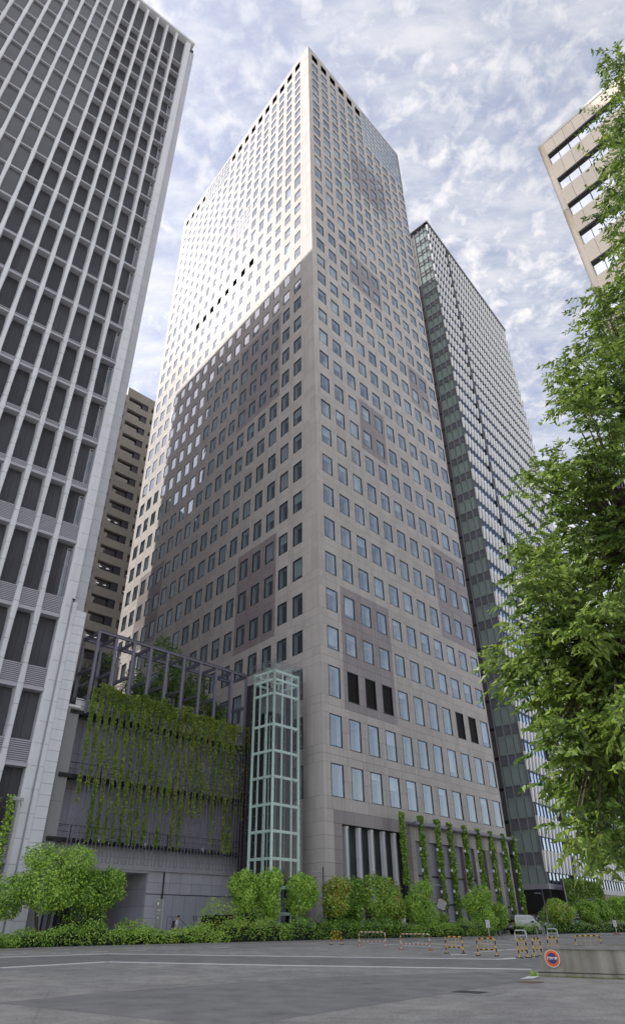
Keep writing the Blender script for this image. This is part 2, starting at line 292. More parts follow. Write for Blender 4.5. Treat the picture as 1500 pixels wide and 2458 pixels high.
b.poly([(x, y, gz(y) + .0022) for x, y in q]); kind(b.build('asphalt_lane', M['asphalt_dark']), 'structure')
# drain cover and blank access lid
M['iron'] = mat('cast_iron', (.07, .07, .072), .6, var=.2, scale=12)
M['concrete'] = mat('stained_concrete', (.36, .345, .30), .85, var=.25, scale=1.6, bump=.5, bscale=18, streak=.42, col2=(.24, .232, .19))
M['conc_light'] = mat('light_concrete', (.27, .265, .25), .85, var=.15, scale=4, bump=.3, bscale=30)
M['rust_lid'] = mat('rusty_lid', (.20, .15, .085), .8, var=.25, scale=6)
t = thing('drain_cover', 'rectangular dark iron drain cover set in a pale concrete collar', 'drain cover', (4.45, 20.65, gz(20.65)), R(-38))
b = MB(); b.box(-.78, .78, -.62, .62, -.05, .005); b.build('collar', M['conc_light'], t)
b = MB(); b.box(-.40, .40, -.30, .30, -.05, .009); b.build('lid', M['iron'], t)
for i in range(7):
    b = MB(); b.box(-.37, .37, -.27 + i * .082, -.235 + i * .082, .0, .016); b.build('rib', M['iron'], t)
b = MB(); b.poly([(.42 * math.cos(k * R(12)), .42 * math.sin(k * R(12)), 0) for k in range(30)])
tag(b.build('access_lid', M['rust_lid'], None, (6.98, 23.8, gz(23.8) + .006)), 'round rusty brown access lid flush with the asphalt beside the concrete wall', 'access lid')
# ---------------------------------------------------------------- main tower
DR, DL = fdir(43.963), fdir(-38.55)
C0 = Vector((2.536, 67.953, 0)); WR_, WL_, ROOF = 36.0, 58.8, 181.0
ROWS = [178.83, 174.05, 170.16, 166.52, 163.22, 159.66, 156.02, 152.55, 148.94, 144.96, 140.97, 137.25, 133.11, 128.96, 123.73, 119.13, 114.8, 110.13, 105.38, 100.58, 95.98, 91.28, 86.37, 81.46, 76.49, 71.44, 66.26, 61.25, 56.16, 51.01, 45.89, 40.81, 35.78, 30.94, 26.22, 20.84, 15.8]
NR = len(ROWS)
def wh(i):
    if i == 0: return 2.9
    if i < 14: return .66 * (ROWS[i] - ROWS[i + 1])
    if i < 34: return .58 * (ROWS[i] - ROWS[i + 1])
    return (3.5, 3.35, 3.2)[i - 34]
BZ = [ROOF - .9] + [(ROWS[i] - wh(i) + ROWS[i + 1]) / 2 for i in range(NR - 1)] + [11.4]   # storey joints
tower = thing('office_tower', 'tallest granite office tower with rows of square punched windows and darker stone patches', 'building', (C0.x, C0.y, gz(68)))
TZ = -gz(68)
# face frames: X left to right seen from outside, Y inward, Z up; placed inside the tower's own frame
RF = (Vector((0, 0, TZ)), frot(43.963)); LO = DL * WL_; LF = (Vector((LO.x, LO.y, TZ)), frot(-38.55) + math.pi)
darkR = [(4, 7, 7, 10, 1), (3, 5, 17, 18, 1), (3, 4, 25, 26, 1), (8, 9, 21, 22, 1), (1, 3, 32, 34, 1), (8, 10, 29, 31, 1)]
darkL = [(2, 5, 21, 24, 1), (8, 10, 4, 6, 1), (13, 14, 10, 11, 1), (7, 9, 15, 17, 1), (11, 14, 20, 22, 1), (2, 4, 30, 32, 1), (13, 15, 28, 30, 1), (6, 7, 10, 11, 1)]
def isdark(lst, c, r): return any(a <= c <= b and e <= r <= f for a, b, e, f, _ in lst)
def wins(face):
    if face == 'R': return [(1.25 + 3.235 * c, 1.25 + 3.235 * c + 1.98) for c in range(11)]
    return [(WL_ - (3.16 + 3.084 * c) - 1.88, WL_ - (3.16 + 3.084 * c)) for c in range(18)]
def curtain(face, c, r):
    return (face == 'R' and c >= 6 and r <= 3) or (face == 'L' and ((10 <= c <= 13 and r <= 1) or (6 <= c <= 7 and 10 <= r <= 11)))
def louver(face, c, r):
    return (face == 'R' and r == 34 and c in (1, 2, 3, 8, 9)) or (face == 'L' and ((r == 15 and 5 <= c <= 12) or (r == 35 and c == 0)))
panels, windows = [], []          # (weight, face, rect..., material)
back = {'R': MB(), 'L': MB()}
def projw(face, x, z, area):
    o, rz = RF if face == 'R' else LF
    p = C0 + Vector((o.x + math.cos(rz) * x, o.y + math.sin(rz) * x, z)); d = p - cam.location; n = Vector((math.sin(rz), -math.cos(rz), 0))
    return area * abs(d.normalized().dot(n)) / d.length_squared
def addp(face, x0, x1, z0, z1, dk):
    if x1 - x0 < .06 or z1 - z0 < .06: return
    panels.append((projw(face, (x0 + x1) / 2, (z0 + z1) / 2, (x1 - x0) * (z1 - z0)), face, x0, x1, z0, z1, dk))
for face in 'RL':
    ws = wins(face); wid = WR_ if face == 'R' else WL_; order = sorted(range(len(ws)), key=lambda c: ws[c][0])
    B = back[face]; dl = darkR if face == 'R' else darkL
    edges = [0.0] + [(ws[order[i]][1] + ws[order[i + 1]][0]) / 2 for i in range(len(order) - 1)] + [wid]
    for r in range(NR):
        zt, zb = ROWS[r], ROWS[r] - wh(r); j1, j0 = BZ[r], BZ[r + 1]
        for k, c in enumerate(order):
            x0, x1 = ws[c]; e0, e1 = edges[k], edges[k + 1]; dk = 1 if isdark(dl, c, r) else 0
            if face == 'R' and k == 0: addp(face, 0, .62, j0, zb, 0); addp(face, 0, .62, zb, zt, 0); addp(face, 0, .62, zt, j1, 0); e0 = .62
            if face == 'L' and k == len(order) - 1:
                for s in range(2): addp(face, wid - 1.3 * (2 - s) + 0, wid - 1.3 * (1 - s), j0, zb, 0); addp(face, wid - 1.3 * (2 - s), wid - 1.3 * (1 - s), zb, zt, 0); addp(face, wid - 1.3 * (2 - s), wid - 1.3 * (1 - s), zt, j1, 0)
                e1 = wid - 2.6
            if curtain(face, c, r): continue
            zm = (zb + zt) / 2
            for a, bb in ((e0, x0), (x1, e1)):
                for z0, z1 in ((j0, zb), (zb, zm), (zm, zt), (zt, j1)): addp(face, a, bb, z0, z1, dk)
            addp(face, x0, x1, zt, j1, dk); addp(face, x0, x1, j0, zb, dk)
            windows.append((projw(face, (x0 + x1) / 2, zm, (x1 - x0) * (zt - zb)), face, x0, x1, zb, zt, c, r))
        # backing with openings
        for k, c in enumerate(order):
            x0, x1 = ws[c]; e0, e1 = edges[k], edges[k + 1]; y = .045
            if curtain(face, c, r): continue
            for a, bb, z0, z1 in ((e0, x0, j0, j1), (x1, e1, j0, j1), (x0, x1, zt, j1), (x0, x1, j0, zb)): B.quad((a, y, z0), (bb, y, z0), (bb, y, z1), (a, y, z1))
    B.quad((0, .045, BZ[0]), (wid, .045, BZ[0]), (wid, .045, ROOF), (0, .045, ROOF))
    x = 0
    while x < wid - .1:
        addp(face, x, min(x + 3.0, wid), BZ[0], ROOF, 0); x += 3.0
def panel_mb(w, h):
    m = MB(); g_ = .012; m.box(g_, w - g_, 0.0, .05, g_, h - g_, 0, 'k'); return m
# base storey of the right face: granite piers, dark portal surround, colonnade
RB_PAN = []
def addbase(face, x0, x1, z0, z1, dk, nx, nz):
    for i in range(nx):
        for j in range(nz): addp(face, x0 + (x1 - x0) * i / nx, x0 + (x1 - x0) * (i + 1) / nx, z0 + (z1 - z0) * j / nz, z0 + (z1 - z0) * (j + 1) / nz, dk)
    back[face].quad((x0, .045, z0), (x1, .045, z0), (x1, .045, z1), (x0, .045, z1))
addbase('R', 0, 1.5, .9, 11.4, 0, 1, 9); addbase('R', 1.5, 2.7, .9, 10.2, 1, 1, 8); addbase('R', 1.5, 14.2, 10.2, 11.4, 1, 8, 1); addbase('R', 13.0, 14.2, .9, 10.2, 1, 1, 8)
addbase('R', 14.2, 15.0, .9, 11.4, 0, 1, 9); addbase('R', 15.0, 36.0, 9.6, 11.4, 0, 10, 1)
for i in range(8): addbase('R', 15.0 + 2.62 * i + 1.75, 15.0 + 2.62 * (i + 1), .9, 9.6, i % 2, 1, 7)
addbase('L', WL_ - 5.2, WL_, .9, 11.4, 0, 3, 9); addbase('L', 0, WL_ - 5.2, .9, 11.4, 0, 18, 5)
panels.sort(key=lambda p: -p[0]); cache = {}
rest = {('R', 0): MB(), ('R', 1): MB(), ('L', 0): MB(), ('L', 1): MB()}
for i, (w_, face, x0, x1, z0, z1, dk) in enumerate(panels):
    if i < 300:
        key = (round(x1 - x0, 2), round(z1 - z0, 2), dk)
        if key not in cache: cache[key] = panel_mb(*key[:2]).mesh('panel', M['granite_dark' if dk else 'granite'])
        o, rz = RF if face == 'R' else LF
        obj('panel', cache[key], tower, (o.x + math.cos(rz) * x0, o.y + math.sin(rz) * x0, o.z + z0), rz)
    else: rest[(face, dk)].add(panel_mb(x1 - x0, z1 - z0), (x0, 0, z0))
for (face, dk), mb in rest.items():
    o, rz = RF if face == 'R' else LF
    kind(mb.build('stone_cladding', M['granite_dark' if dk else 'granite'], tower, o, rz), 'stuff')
for face in 'RL':
    o, rz = RF if face == 'R' else LF
    back[face].build('wall', M['joint'], tower, o, rz)
# windows: frame + reveal + room behind, pane as a sub-part
def win_mb(w, h, lv, roomm, lights=False, fr=0.0):
    m = MB(); f = .075; y0, y1 = -.012, .20
    m.box(0, f, y0, y1, 0, h, 0); m.box(w - f, w, y0, y1, 0, h, 0); m.box(f, w - f, y0, y1, h - f, h, 0); m.box(f, w - f, y0, y1, 0, f, 0)
    if lv:
        m.quad((f, .16, f), (w - f, .16, f), (w - f, .16, h - f), (f, .16, h - f), 3)
        n = max(6, int(h / .22))
        for i in range(n): z = f + (h - 2 * f) * i / n; m.quad((f, .04, z), (w - f, .04, z), (w - f, .14, z + .13), (f, .14, z + .13), 3)
        return m
    d = .85
    m.quad((f, y1, f), (f, d, f), (f, d, h - f), (f, y1, h - f), 1); m.quad((w - f, d, f), (w - f, y1, f), (w - f, y1, h - f), (w - f, d, h - f), 1)
    m.quad((f, y1, h - f), (f, d, h - f), (w - f, d, h - f), (w - f, y1, h - f), 1); m.quad((f, d, f), (f, y1, f), (w - f, y1, f), (w - f, d, f), 1)
    m.quad((f, d, f), (w - f, d, f), (w - f, d, h - f), (f, d, h - f), 2)
    if fr: m.quad((f, .30, h * (1 - fr)), (w - f, .30, h * (1 - fr)), (w - f, .30, h - f), (f, .30, h - f), 1)
    if lights:
        for a in (.3, .62): m.quad((f + (w - 2 * f) * a, d - .02, h * .62), (f + (w - 2 * f) * (a + .13), d - .02, h * .62), (f + (w - 2 * f) * (a + .16), d - .02, h * .66), (f + (w - 2 * f) * (a + .03), d - .02, h * .66), 4)
    return m
def pane_mb(w, h):
    m = MB(); f = .07; m.quad((f, .06, f), (w - f, .06, f), (w - f, .06, h - f), (f, .06, h - f)); return m
windows.sort(key=lambda p: -p[0]); wc, pc = {}, {}
restw = {'R': MB(), 'L': MB()}; restp = {'R': MB(), 'L': MB()}
RM = ['dark_room', 'blind2', 'blind']
for i, (w_, face, x0, x1, zb, zt, c, r) in enumerate(windows):
    o, rz = RF if face == 'R' else LF; w, h = x1 - x0, zt - zb; lv = louver(face, c, r) or r == 0
    rm = random.choices([0, 1, 2], [.45, .35, .2] if r < 33 else [.6, .25, .15])[0]
    if r == 36 and c <= 4 or (r == 34 and c in (0, 4)): rm = 2
    if face == 'L' and r > 24: rm = random.choice([0, 0, 1])
    bf = random.choices([0, .22, .45, .8], [.6, .15, .13, .12])[0]
    lt = not lv and r > 22 and random.random() < (.22 if face == 'L' else .10)
    if i < 300:
        key = (round(w, 2), round(h, 2), lv, rm, lt, bf)
        if key not in wc: wc[key] = win_mb(w, h, lv, rm, lt, bf).mesh('window', [M['frame'], M['reveal'], M[RM[rm]], M['louver'], M['ceil_glow']])
        wo = obj('window', wc[key], tower, (o.x + math.cos(rz) * x0, o.y + math.sin(rz) * x0, o.z + zb), rz)
        if not lv:
            k2 = key[:2]
            if k2 not in pc: pc[k2] = pane_mb(w, h).mesh('pane', M['glass'])
            p = obj('pane', pc[k2], wo); p.rotation_euler = (random.gauss(0, .0022), 0, random.gauss(0, .0022))
    else:
        t = win_mb(w, h, lv, rm, False, bf); t.m = [5 if (q == 2 and rm == 1) else 6 if (q == 2 and rm == 2) else q for q in t.m]; restw[face].add(t, (x0, 0, zb))
        if not lv:
            t = pane_mb(w, h); a, bb = random.gauss(0, .004), random.gauss(0, .004)
            t.v = [(x, y + a * (x - w / 2) + bb * (z - h / 2), z) for x, y, z in t.v]; restp[face].add(t, (x0, 0, zb))
for face in 'RL':
    o, rz = RF if face == 'R' else LF
    kind(restw[face].build('window_frames', [M['frame'], M['reveal'], M['dark_room'], M['louver'], M['ceil_glow'], M['blind2'], M['blind']], tower, o, rz), 'stuff')
    kind(restp[face].build('window_panes', M['glass'], tower, o, rz), 'stuff')
# curtain-walled corners
def curtain_wall(face, x0, x1, z0, z1, nx, nz):
    o, rz = RF if face == 'R' else LF; m = MB(); w, h = (x1 - x0) / nx, (z1 - z0) / nz
    for i in range(nx + 1): m.box(x0 + w * i - .05, x0 + w * i + .05, -.03, .12, z0, z1)
    for j in range(nz + 1): m.box(x0, x1, -.022, .11, z0 + h * j - .045, z0 + h * j + .045)
    fr = m.build('curtain_frame', M['white_line'], tower, o, rz)
    b2 = MB(); b2.quad((x0, .5, z0), (x1, .5, z0), (x1, .5, z1), (x0, .5, z1)); b2.build('blind_wall', M['blind'], fr)
    pm = MB(); pm.quad((.04, .05, .04), (w - .04, .05, .04), (w - .04, .05, h - .04), (.04, .05, h - .04)); me = pm.mesh('pane', M['curtain_glass'])
    for i in range(nx):
        for j in range(nz):
            p = obj('pane', me, fr, (x0 + w * i, 0, z0 + h * j)); p.rotation_euler = (random.gauss(0, .004), 0, random.gauss(0, .004))
ew = wins('R'); xs = (ew[5][1] + ew[6][0]) / 2
curtain_wall('R', xs, WR_ - .6, BZ[4], ROOF - .9, 10, 8)
lw = wins('L'); curtain_wall('L', (lw[13][0] + lw[14][1]) / 2, (lw[10][1] + lw[9][0]) / 2, BZ[2], ROOF - .9, 8, 4)
curtain_wall('L', (lw[7][0] + lw[8][1]) / 2, (lw[6][1] + lw[5][0]) / 2, BZ[12], BZ[10], 4, 4)
# solid core, hidden sides, roof
b = MB(); A_, B_, D_ = DR * WR_, DL * WL_, DR * WR_ + DL * WL_; i1 = (DR + DL) * .75; zr = ROOF + TZ
c0, a0, d0, b0 = i1, A_ + i1 - DR * .8, D_, B_ + i1 - DL * .8
pts = [(c0.x, c0.y), (a0.x, a0.y), (D_.x, D_.y), (b0.x, b0.y)]
for k in range(4):
    (x0, y0), (x1, y1) = pts[k], pts[(k + 1) % 4]; b.quad((x0, y0, -.3), (x1, y1, -.3), (x1, y1, zr - .4), (x0, y0, zr - .4))
b.build('core', M['dark_room'], tower)
b = MB(); po = [(0, 0), (A_.x, A_.y), (D_.x, D_.y), (B_.x, B_.y)]
b.poly([(x, y, zr - .05) for x, y in po])
for k in (1, 2):
    (x0, y0), (x1, y1) = po[k], po[(k + 1) % 4]; b.quad((x0, y0, -.3), (x1, y1, -.3), (x1, y1, zr - .05), (x0, y0, zr - .05))
b.build('rear_wall', M['granite'], tower)
# entrance hall behind the portal
o, rz = RF; b = MB(); b.quad((2.7, 3.0, .9), (13, 3.0, .9), (13, 3.0, 10.2), (2.7, 3.0, 10.2)); b.quad((2.7, .05, 10.2), (13, .05, 10.2), (13, 3, 10.2), (2.7, 3, 10.2)); b.quad((13, .05, .9), (13, 3, .9), (13, 3, 10.2), (13, .05, 10.2)); b.quad((2.7, 3, .9), (2.7, .05, .9), (2.7, .05, 10.2), (2.7, 3, 10.2))
b.build('entrance_hall', M['dark_recess'], tower, o, rz)
b = MB(); b.box(2.8, 12.9, 2.6, 2.9, .9, 4.6); b.build('lobby_screen', mat('cream_screen', (.42, .38, .28), .7, var=.3, scale=.6), tower, o, rz)
for i, x in enumerate((3.4, 5.4, 7.4, 9.4, 11.3)):
    b = MB(); b.box(x, x + .42, .15, .6, .7, 10.1); cl = b.build('column', M['pale_stone'], tower, o, rz)
    b = MB(); b.box(x + .30, x + .36, .10, .15, .7, 9.9); b.build('rail', M['grey_metal'], cl)
b = MB(); b.quad((2.7, 1.9, .9), (13, 1.9, .9), (13, 1.9, 10.0), (2.7, 1.9, 10.0)); b.build('lobby_glazing', M['dglass'], tower, o, rz)
for i in range(8):      # dark glazed bays of the colonnade
    x0 = 15.0 + 2.62 * i; b = MB(); b.quad((x0, .35, .9), (x0 + 1.75, .35, .9), (x0 + 1.75, .35, 9.6), (x0, .35, 9.6), 0)
    b.quad((x0 + 1.75, .05, .9), (x0 + 1.75, .35, .9), (x0 + 1.75, .35, 9.6), (x0 + 1.75, .05, 9.6), 1); b.quad((x0, .35, .9), (x0, .05, .9), (x0, .05, 9.6), (x0, .35, 9.6), 1); b.quad((x0, .05, 9.6), (x0 + 1.75, .05, 9.6), (x0 + 1.75, .35, 9.6), (x0, .35, 9.6), 1)
    for z in (3.6, 6.2): b.box(x0, x0 + 1.75, .28, .36, z, z + .16, 2)
    b.build('colonnade_bay', [M['pod_wall'], M['granite_dark'], M['frame']], tower, o, rz)
b = MB()
b.box(13.6, 36.4, -1.25, -1.05, 11.05, 11.35); b.box(13.6, 36.4, -.25, -.05, 11.1, 11.3)
for i in range(11): x = 13.7 + 2.25 * i; b.box(x, x + .14, -1.05, 0, 11.12, 11.28)
b.build('canopy_frame', M['steel'], tower, o, rz)
# ---------------------------------------------------------------- left building: white fins over dark infill
LA = 52.0; LR0 = Vector((-20.2, 55.0, gz(55)))
finb = thing('fin_building', 'tall building with white vertical stone fins over dark recessed infill panels', 'building', tuple(LR0), frot(LA))
LBZ = [136.0, 131.9, 126.8, 121.6, 116.6, 111.9, 107.3, 102.3, 97.2, 91.9, 86.6, 81.2, 75.6, 69.7, 63.8, 57.8, 51.6, 45.5, 39.3, 33.1, 25.3, 18.5, 12.4, 5.6]
LBZ = [z - LR0.z for z in LBZ]; LTOP = 147.0 - LR0.z; PITCH = 2.02; U0 = -1.75; NF = 17
def lbpix(u, z):
    p = LR0 + fdir(LA) * u; d = Vector((p.x, p.y, p.z + z)) - cam.location
    cp, sp = math.cos(.5769), math.sin(.5769); dep = d.y * cp + d.z * sp
    return (714.35 + 1532 * d.x / dep, 1229 - 1532 * (-d.y * sp + d.z * cp) / dep)
def inview(u, z, mgn=130):
    x, y = lbpix(u, z); return x > -mgn and y > -mgn
def fin_mesh():
    m = MB(); zs = []
    lv = [LTOP - .6] + LBZ + [-.3]
    rings = []
    for a, bb in zip(lv, lv[1:]):
        for t in (0, .06, .16, .35, .6, .85, .96): rings.append((a + (bb - a) * t, math.sin(math.pi * min(1, t * 1.02)) ** .6 if t else 0.0))
    rings.append((-.3, 0))
    n0 = 0
    for z, s in rings:
        hb = .20 + .13 * (1 - s); fw = .215
        m.v += [(-hb - .05, .95, z), (-fw - .04 * (1 - s), .16 - .1 * (1 - s), z), (-fw + .06, 0, z), (fw - .06, 0, z), (fw + .04 * (1 - s), .16 - .1 * (1 - s), z), (hb + .05, .95, z)]
    for i in range(len(rings) - 1):
        for k in range(5):
            a = i * 6 + k; m.f.append((a, a + 1, a + 7, a + 6)); m.m.append(0)
    return m
me = fin_mesh().mesh('fin', M['pale_stone'])
fins = []
for k in range(1, NF + 1): fins.append(obj('fin', me, finb, (U0 - PITCH * k, 0, 0)))
# stone block joints on the fins near the ground
jm = MB(); jm.box(-.235, .235, -.006, .2, -.012, .012); jme = jm.mesh('joint', M['soffit'])
for k in (1, 2, 3, 4, 5):
    z = 6.0
    while z < 60:
        if inview(U0 - PITCH * k, z, 10): obj('joint', jme, fins[k - 1], (0, 0, z))
        z += 1.75
led_c, pan_c, nled = {}, {}, 0
lv = [LTOP - .6] + LBZ
for r in range(len(LBZ)):
    zb = LBZ[r]; ztop_prev = lv[r]
    hs = .28 if r < 9 else .28 + (r - 9) * .075 if r < 19 else 2.1
    for k in range(NF + 1):
        u1 = U0 - PITCH * k - (.2 if k else .0); u0 = U0 - PITCH * (k + 1) + .2; w = u1 - u0
        if not (inview(u0, zb) or inview(u1, ztop_prev)): continue
        flush = (k >= 6 and r < 13 - max(0, (9 - k)) * 2 + 2)
        key = (round(w, 2), round(hs, 2), flush)
        if key not in led_c:
            m = MB(); m.box(0, w, .10, .98, 0, .26, 0)
            if hs > .4:
                n = max(2, int((hs - .26) / .165))
                for i in range(n): z = .30 + (hs - .30) * i / n; m.box(0, w, .2, .32, z, z + .09, 0)
                m.quad((0, .34, .26), (w, .34, .26), (w, .34, hs), (0, .34, hs), 1)
            led_c[key] = m.mesh('spandrel', [M['ledge'], M['soffit']])
        obj('spandrel', led_c[key], finb, (u0, 0, zb)); nled += 1
        h = ztop_prev - zb - hs; yd = .42 if flush else .92
        pk = (round(w, 2), round(h, 2), flush)
        if pk not in pan_c:
            m = MB()
            if flush: m.quad((0, yd, 0), (w, yd, 0), (w, yd, h), (0, yd, h))
            else: m.box(0, w * .5 - .012, yd, yd + .05, 0, h, 0, 'k'); m.box(w * .5 + .012, w, yd, yd + .05, 0, h, 0, 'k')
            pan_c[pk] = m.mesh('infill_panel', M['flush_grey' if flush else 'ribbed'])
        obj('infill_panel', pan_c[pk], finb, (u0, 0, zb + hs))
        if k == 0 and 2 < r < 21:     # slim corner window seen beside the pier
            m = MB(); m.box(w - .55, w - .5, .55, .9, .1, h - .5, 0); m.box(w - .12, w - .07, .55, .9, .1, h - .5, 0); m.box(w - .55, w - .07, .55, .9, h - .55, h - .5, 0); wf = m.build('slim_window', M['white_line'], finb, (u0, 0, zb + hs))
            m = MB(); m.quad((w - .5, .72, .1), (w - .12, .72, .1), (w - .12, .72, h - .55), (w - .5, .72, h - .55)); m.build('pane', M['dglass'], wf)
m = MB(); m.quad((U0 - PITCH * (NF + 1) - 9, .99, -.3), (U0 + .1, .99, -.3), (U0 + .1, .99, LTOP), (U0 - PITCH * (NF + 1) - 9, .99, LTOP)); m.build('backing_wall', M['soffit'], finb)
# end pier: rounded pier, slot, slim pier, coursed wall
def pier(name, x0, x1, y0, z0, z1, mt, ch=.1, step=1.75, jy=.006):
    m = MB(); m.v += [(x0, 1.0, z0), (x0, y0 + ch, z0), (x0 + ch, y0, z0), (x1 - ch * .4, y0, z0), (x1, y0 + ch * .4, z0), (x1, 1.0, z0)]; m.v += [(x, y, z1) for x, y, z in m.v[:6]]
    for k in range(5): m.f.append((k, k + 1, k + 7, k + 6)); m.m.append(0)
    m.f.append((11, 10, 9, 8, 7, 6)); m.m.append(0)
    p = m.build(name, M[mt], finb); z = z0 + step; jj = MB(); w = x1 - x0; jj.box(ch * .8, w - ch * .3, -jy, .1, -.012, .012); jm2 = jj.mesh('joint', M['soffit'])
    while z < z1 and z < 95: obj('joint', jm2, p, (x0, y0, z)); z += step
    return p
pier('rounded_pier', -1.80, -1.02, -.05, -.3, 26.8, 'pale_stone', .22)
pier('slot_wall', -1.02, -.86, .22, -.3, 26.8, 'grey_stone', .02)
pier('slim_pier', -.86, -.46, -.02, -.3, 26.5, 'pale_stone', .1)
pier('coursed_wall', -.46, .55, .06, -.3, 25.8, 'pale_stone', .02, .85)
pier('upper_pier', -1.75, -.72, -.02, 26.8, LTOP - .6, 'pale_stone', .2)
pier('upper_side_wall', -.72, .30, .28, 25.4, LTOP - 3.2, 'grey_stone', .02, 1.75)
m = MB(); m.box(.55, 1.75, .5, .9, -.3, 17.2); p = m.build('service_panel', mat('grey_corrugated', (.30, .30, .315), .5, wave=('X', 9.0)), finb)
m = MB(); m.box(.55, 1.78, .46, .95, 17.2, 17.4); m.build('panel_cap', M['white_metal'], p)
for z in (3.4, 9.6): m = MB(); m.box(.55, 1.75, .49, .5, z, z + .05); m.build('joint', M['soffit'], p)
m = MB(); m.box(U0 - PITCH * (NF + 1) - 9, -.1, -.35, 1.0, LTOP - .6, LTOP); m.build('roof_parapet', M['pale_stone'], finb)
m = MB(); x0 = U0 - PITCH * (NF + 1) - 9; m.quad((.3, .9, -.3), (.3, 76, -.3), (.3, 76, LTOP - .3), (.3, .9, LTOP - .3)); m.quad((.3, 76, -.3), (x0, 76, -.3), (x0, 76, LTOP - .3), (.3, 76, LTOP - .3)); m.quad((x0, 76, -.3), (x0, 1, -.3), (x0, 1, LTOP - .3), (x0, 76, LTOP - .3)); m.quad((x0, .9, LTOP - .3), (.3, .9, LTOP - .3), (.3, 76, LTOP - .3), (x0, 76, LTOP - .3))
m.build('side_and_rear_walls', M['grey_stone'], finb)
# security camera on the pier
t = thing('security_camera', 'pale security camera on a bracket fixed to the rounded stone pier', 'camera', tuple(LR0 + fdir(LA) * -1.9 + Vector((.35, -.55, 9.2))), R(20))
m = MB(); m.box(-.6, .25, -.11, .11, 0, .2); m.build('housing', M['grey_metal'], t); m = MB(); m.box(-.66, .3, -.14, .14, .2, .23); m.build('sun_shield', M['white_metal'], t)
m = MB(); m.tube([(.0, 0, 0), (.1, .1, -.25), (.15, .55, -.3)], .035, 6); m.build('bracket', M['grey_metal'], t)
# ---------------------------------------------------------------- podium
PO = Vector((-4.64, 70.0, gz(70))); PD = fdir(45.0); PZ = -gz(70)
pod = thing('podium', 'low grey podium with dark entrance recess, service doors and steel walkways', 'building', tuple(PO), frot(45.0))
def pz(z): return z + PZ
PWY = 2.2   # wall plane behind the trellis
m = MB(); m.quad((-20.6, PWY, pz(5.8)), (.6, PWY, pz(5.8)), (.6, PWY, pz(17.2)), (-20.6, PWY, pz(17.2))); m.build('upper_wall', M['joint'], pod)
pm = {}
for i in range(10):
    for j in range(4):
        w, h = 2.12, 2.85; 
        if 'a' not in pm: q = MB(); q.box(.015, w - .015, 0, .05, .015, h - .015, 0, 'k'); pm['a'] = q.mesh('panel', M['pod_wall'])
        obj('panel', pm['a'], pod, (-20.6 + w * i, PWY - .05, pz(5.8) + h * j))
m = MB(); m.box(-20.6, .6, PWY + .1, 16, pz(17.0), pz(17.3)); m.quad((.6, PWY, pz(.4)), (.6, 16, pz(.4)), (.6, 16, pz(17.2)), (.6, PWY, pz(17.2))); m.quad((-20.6, 16, pz(.4)), (-20.6, PWY, pz(.4)), (-20.6, PWY, pz(17.2)), (-20.6, 16, pz(17.2))); m.build('roof_deck', M['pod_stone'], pod)
# fascia below, soffit of the recess, lower stone wall with doors
m = MB(); m.box(-20.0, .6, 1.55, PWY, pz(5.75), pz(7.45)); fa = m.build('fascia', M['pod_stone'], pod)
for i in range(10): q = MB(); q.box(-20 + 2.05 * (i + 1) - .01, -20 + 2.05 * (i + 1) + .01, 1.545, 1.6, pz(5.75), pz(7.45)); q.build('joint', M['soffit'], fa)
q = MB(); q.box(-20, .6, 1.545, 1.6, pz(6.6), pz(6.62)); q.build('joint', M['soffit'], fa)
m = MB(); m.box(-20.0, -10.2, 1.6, 9, pz(5.55), pz(5.74)); m.build('recess_soffit', M['ledge'], pod)
m = MB(); m.quad((-20.0, 9, pz(.4)), (-10.2, 9, pz(.4)), (-10.2, 9, pz(5.7)), (-20, 9, pz(5.7))); m.build('recess_back', M['dark_recess'], pod)
m = MB(); m.box(-13.2, -12.9, 6.5, 9, pz(.4), pz(5.6)); m.box(-16.5, -15.6, 7, 9, pz(.4), pz(5.6)); m.build('recess_jamb', M['pod_wall'], pod)
pl = {}
def stone_panels(x0, x1, y, z0, z1, nx, nz, flip=None, mt='pod_stone'):
    w, h = (x1 - x0) / nx, (z1 - z0) / nz; key = (round(w, 3), round(h, 3), mt)
    if key not in pl: q = MB(); q.box(.01, w - .01, 0, .06, .01, h - .01, 0, 'k'); pl[key] = q.mesh('panel', M[mt])
    for i in range(nx):
        for j in range(nz):
            if flip is None: obj('panel', pl[key], pod, (x0 + w * i, y, z0 + h * j))
            else: obj('panel', pl[key], pod, (flip, y + w * (nx - i), z0 + h * j), -math.pi / 2)
stone_panels(-10.2, .6, 1.75, pz(4.05), pz(5.75), 9, 2); stone_panels(-10.2, -8.6, 1.75, pz(.5), pz(4.0), 1, 4)
m = MB(); m.quad((-10.2, 1.82, pz(.3)), (.6, 1.82, pz(.3)), (.6, 1.82, pz(5.8)), (-10.2, 1.82, pz(5.8))); m.quad((-10.2, 9, pz(.3)), (-10.2, 1.82, pz(.3)), (-10.2, 1.82, pz(5.8)), (-10.2, 9, pz(5.8))); m.build('lower_wall', M['joint'], pod)
q = MB(); q.box(0, 3.6, 0, .05, .01, 1.29, 0); side_me = q.mesh('panel', M['pod_stone'])
for i in range(2):
    for j in range(4): obj('panel', side_me, pod, (-10.26, 1.82 + 3.6 * (i + 1), pz(.5) + 1.3 * j), -math.pi / 2)
for i in range(7):
    q = MB(); q.box(-8.55 + 1.28 * i, -8.55 + 1.28 * i + 1.25, 1.76, 1.81, pz(1.35), pz(3.98)); d = q.build('service_door', M['ledge'], pod)
    if i in (2, 3, 5): q = MB(); q.box(-8.55 + 1.28 * i + (1.08 if i == 2 else .1), -8.55 + 1.28 * i + (1.12 if i == 2 else .14), 1.70, 1.76, pz(2.1), pz(2.5)); q.build('handle', M['frame'], d)
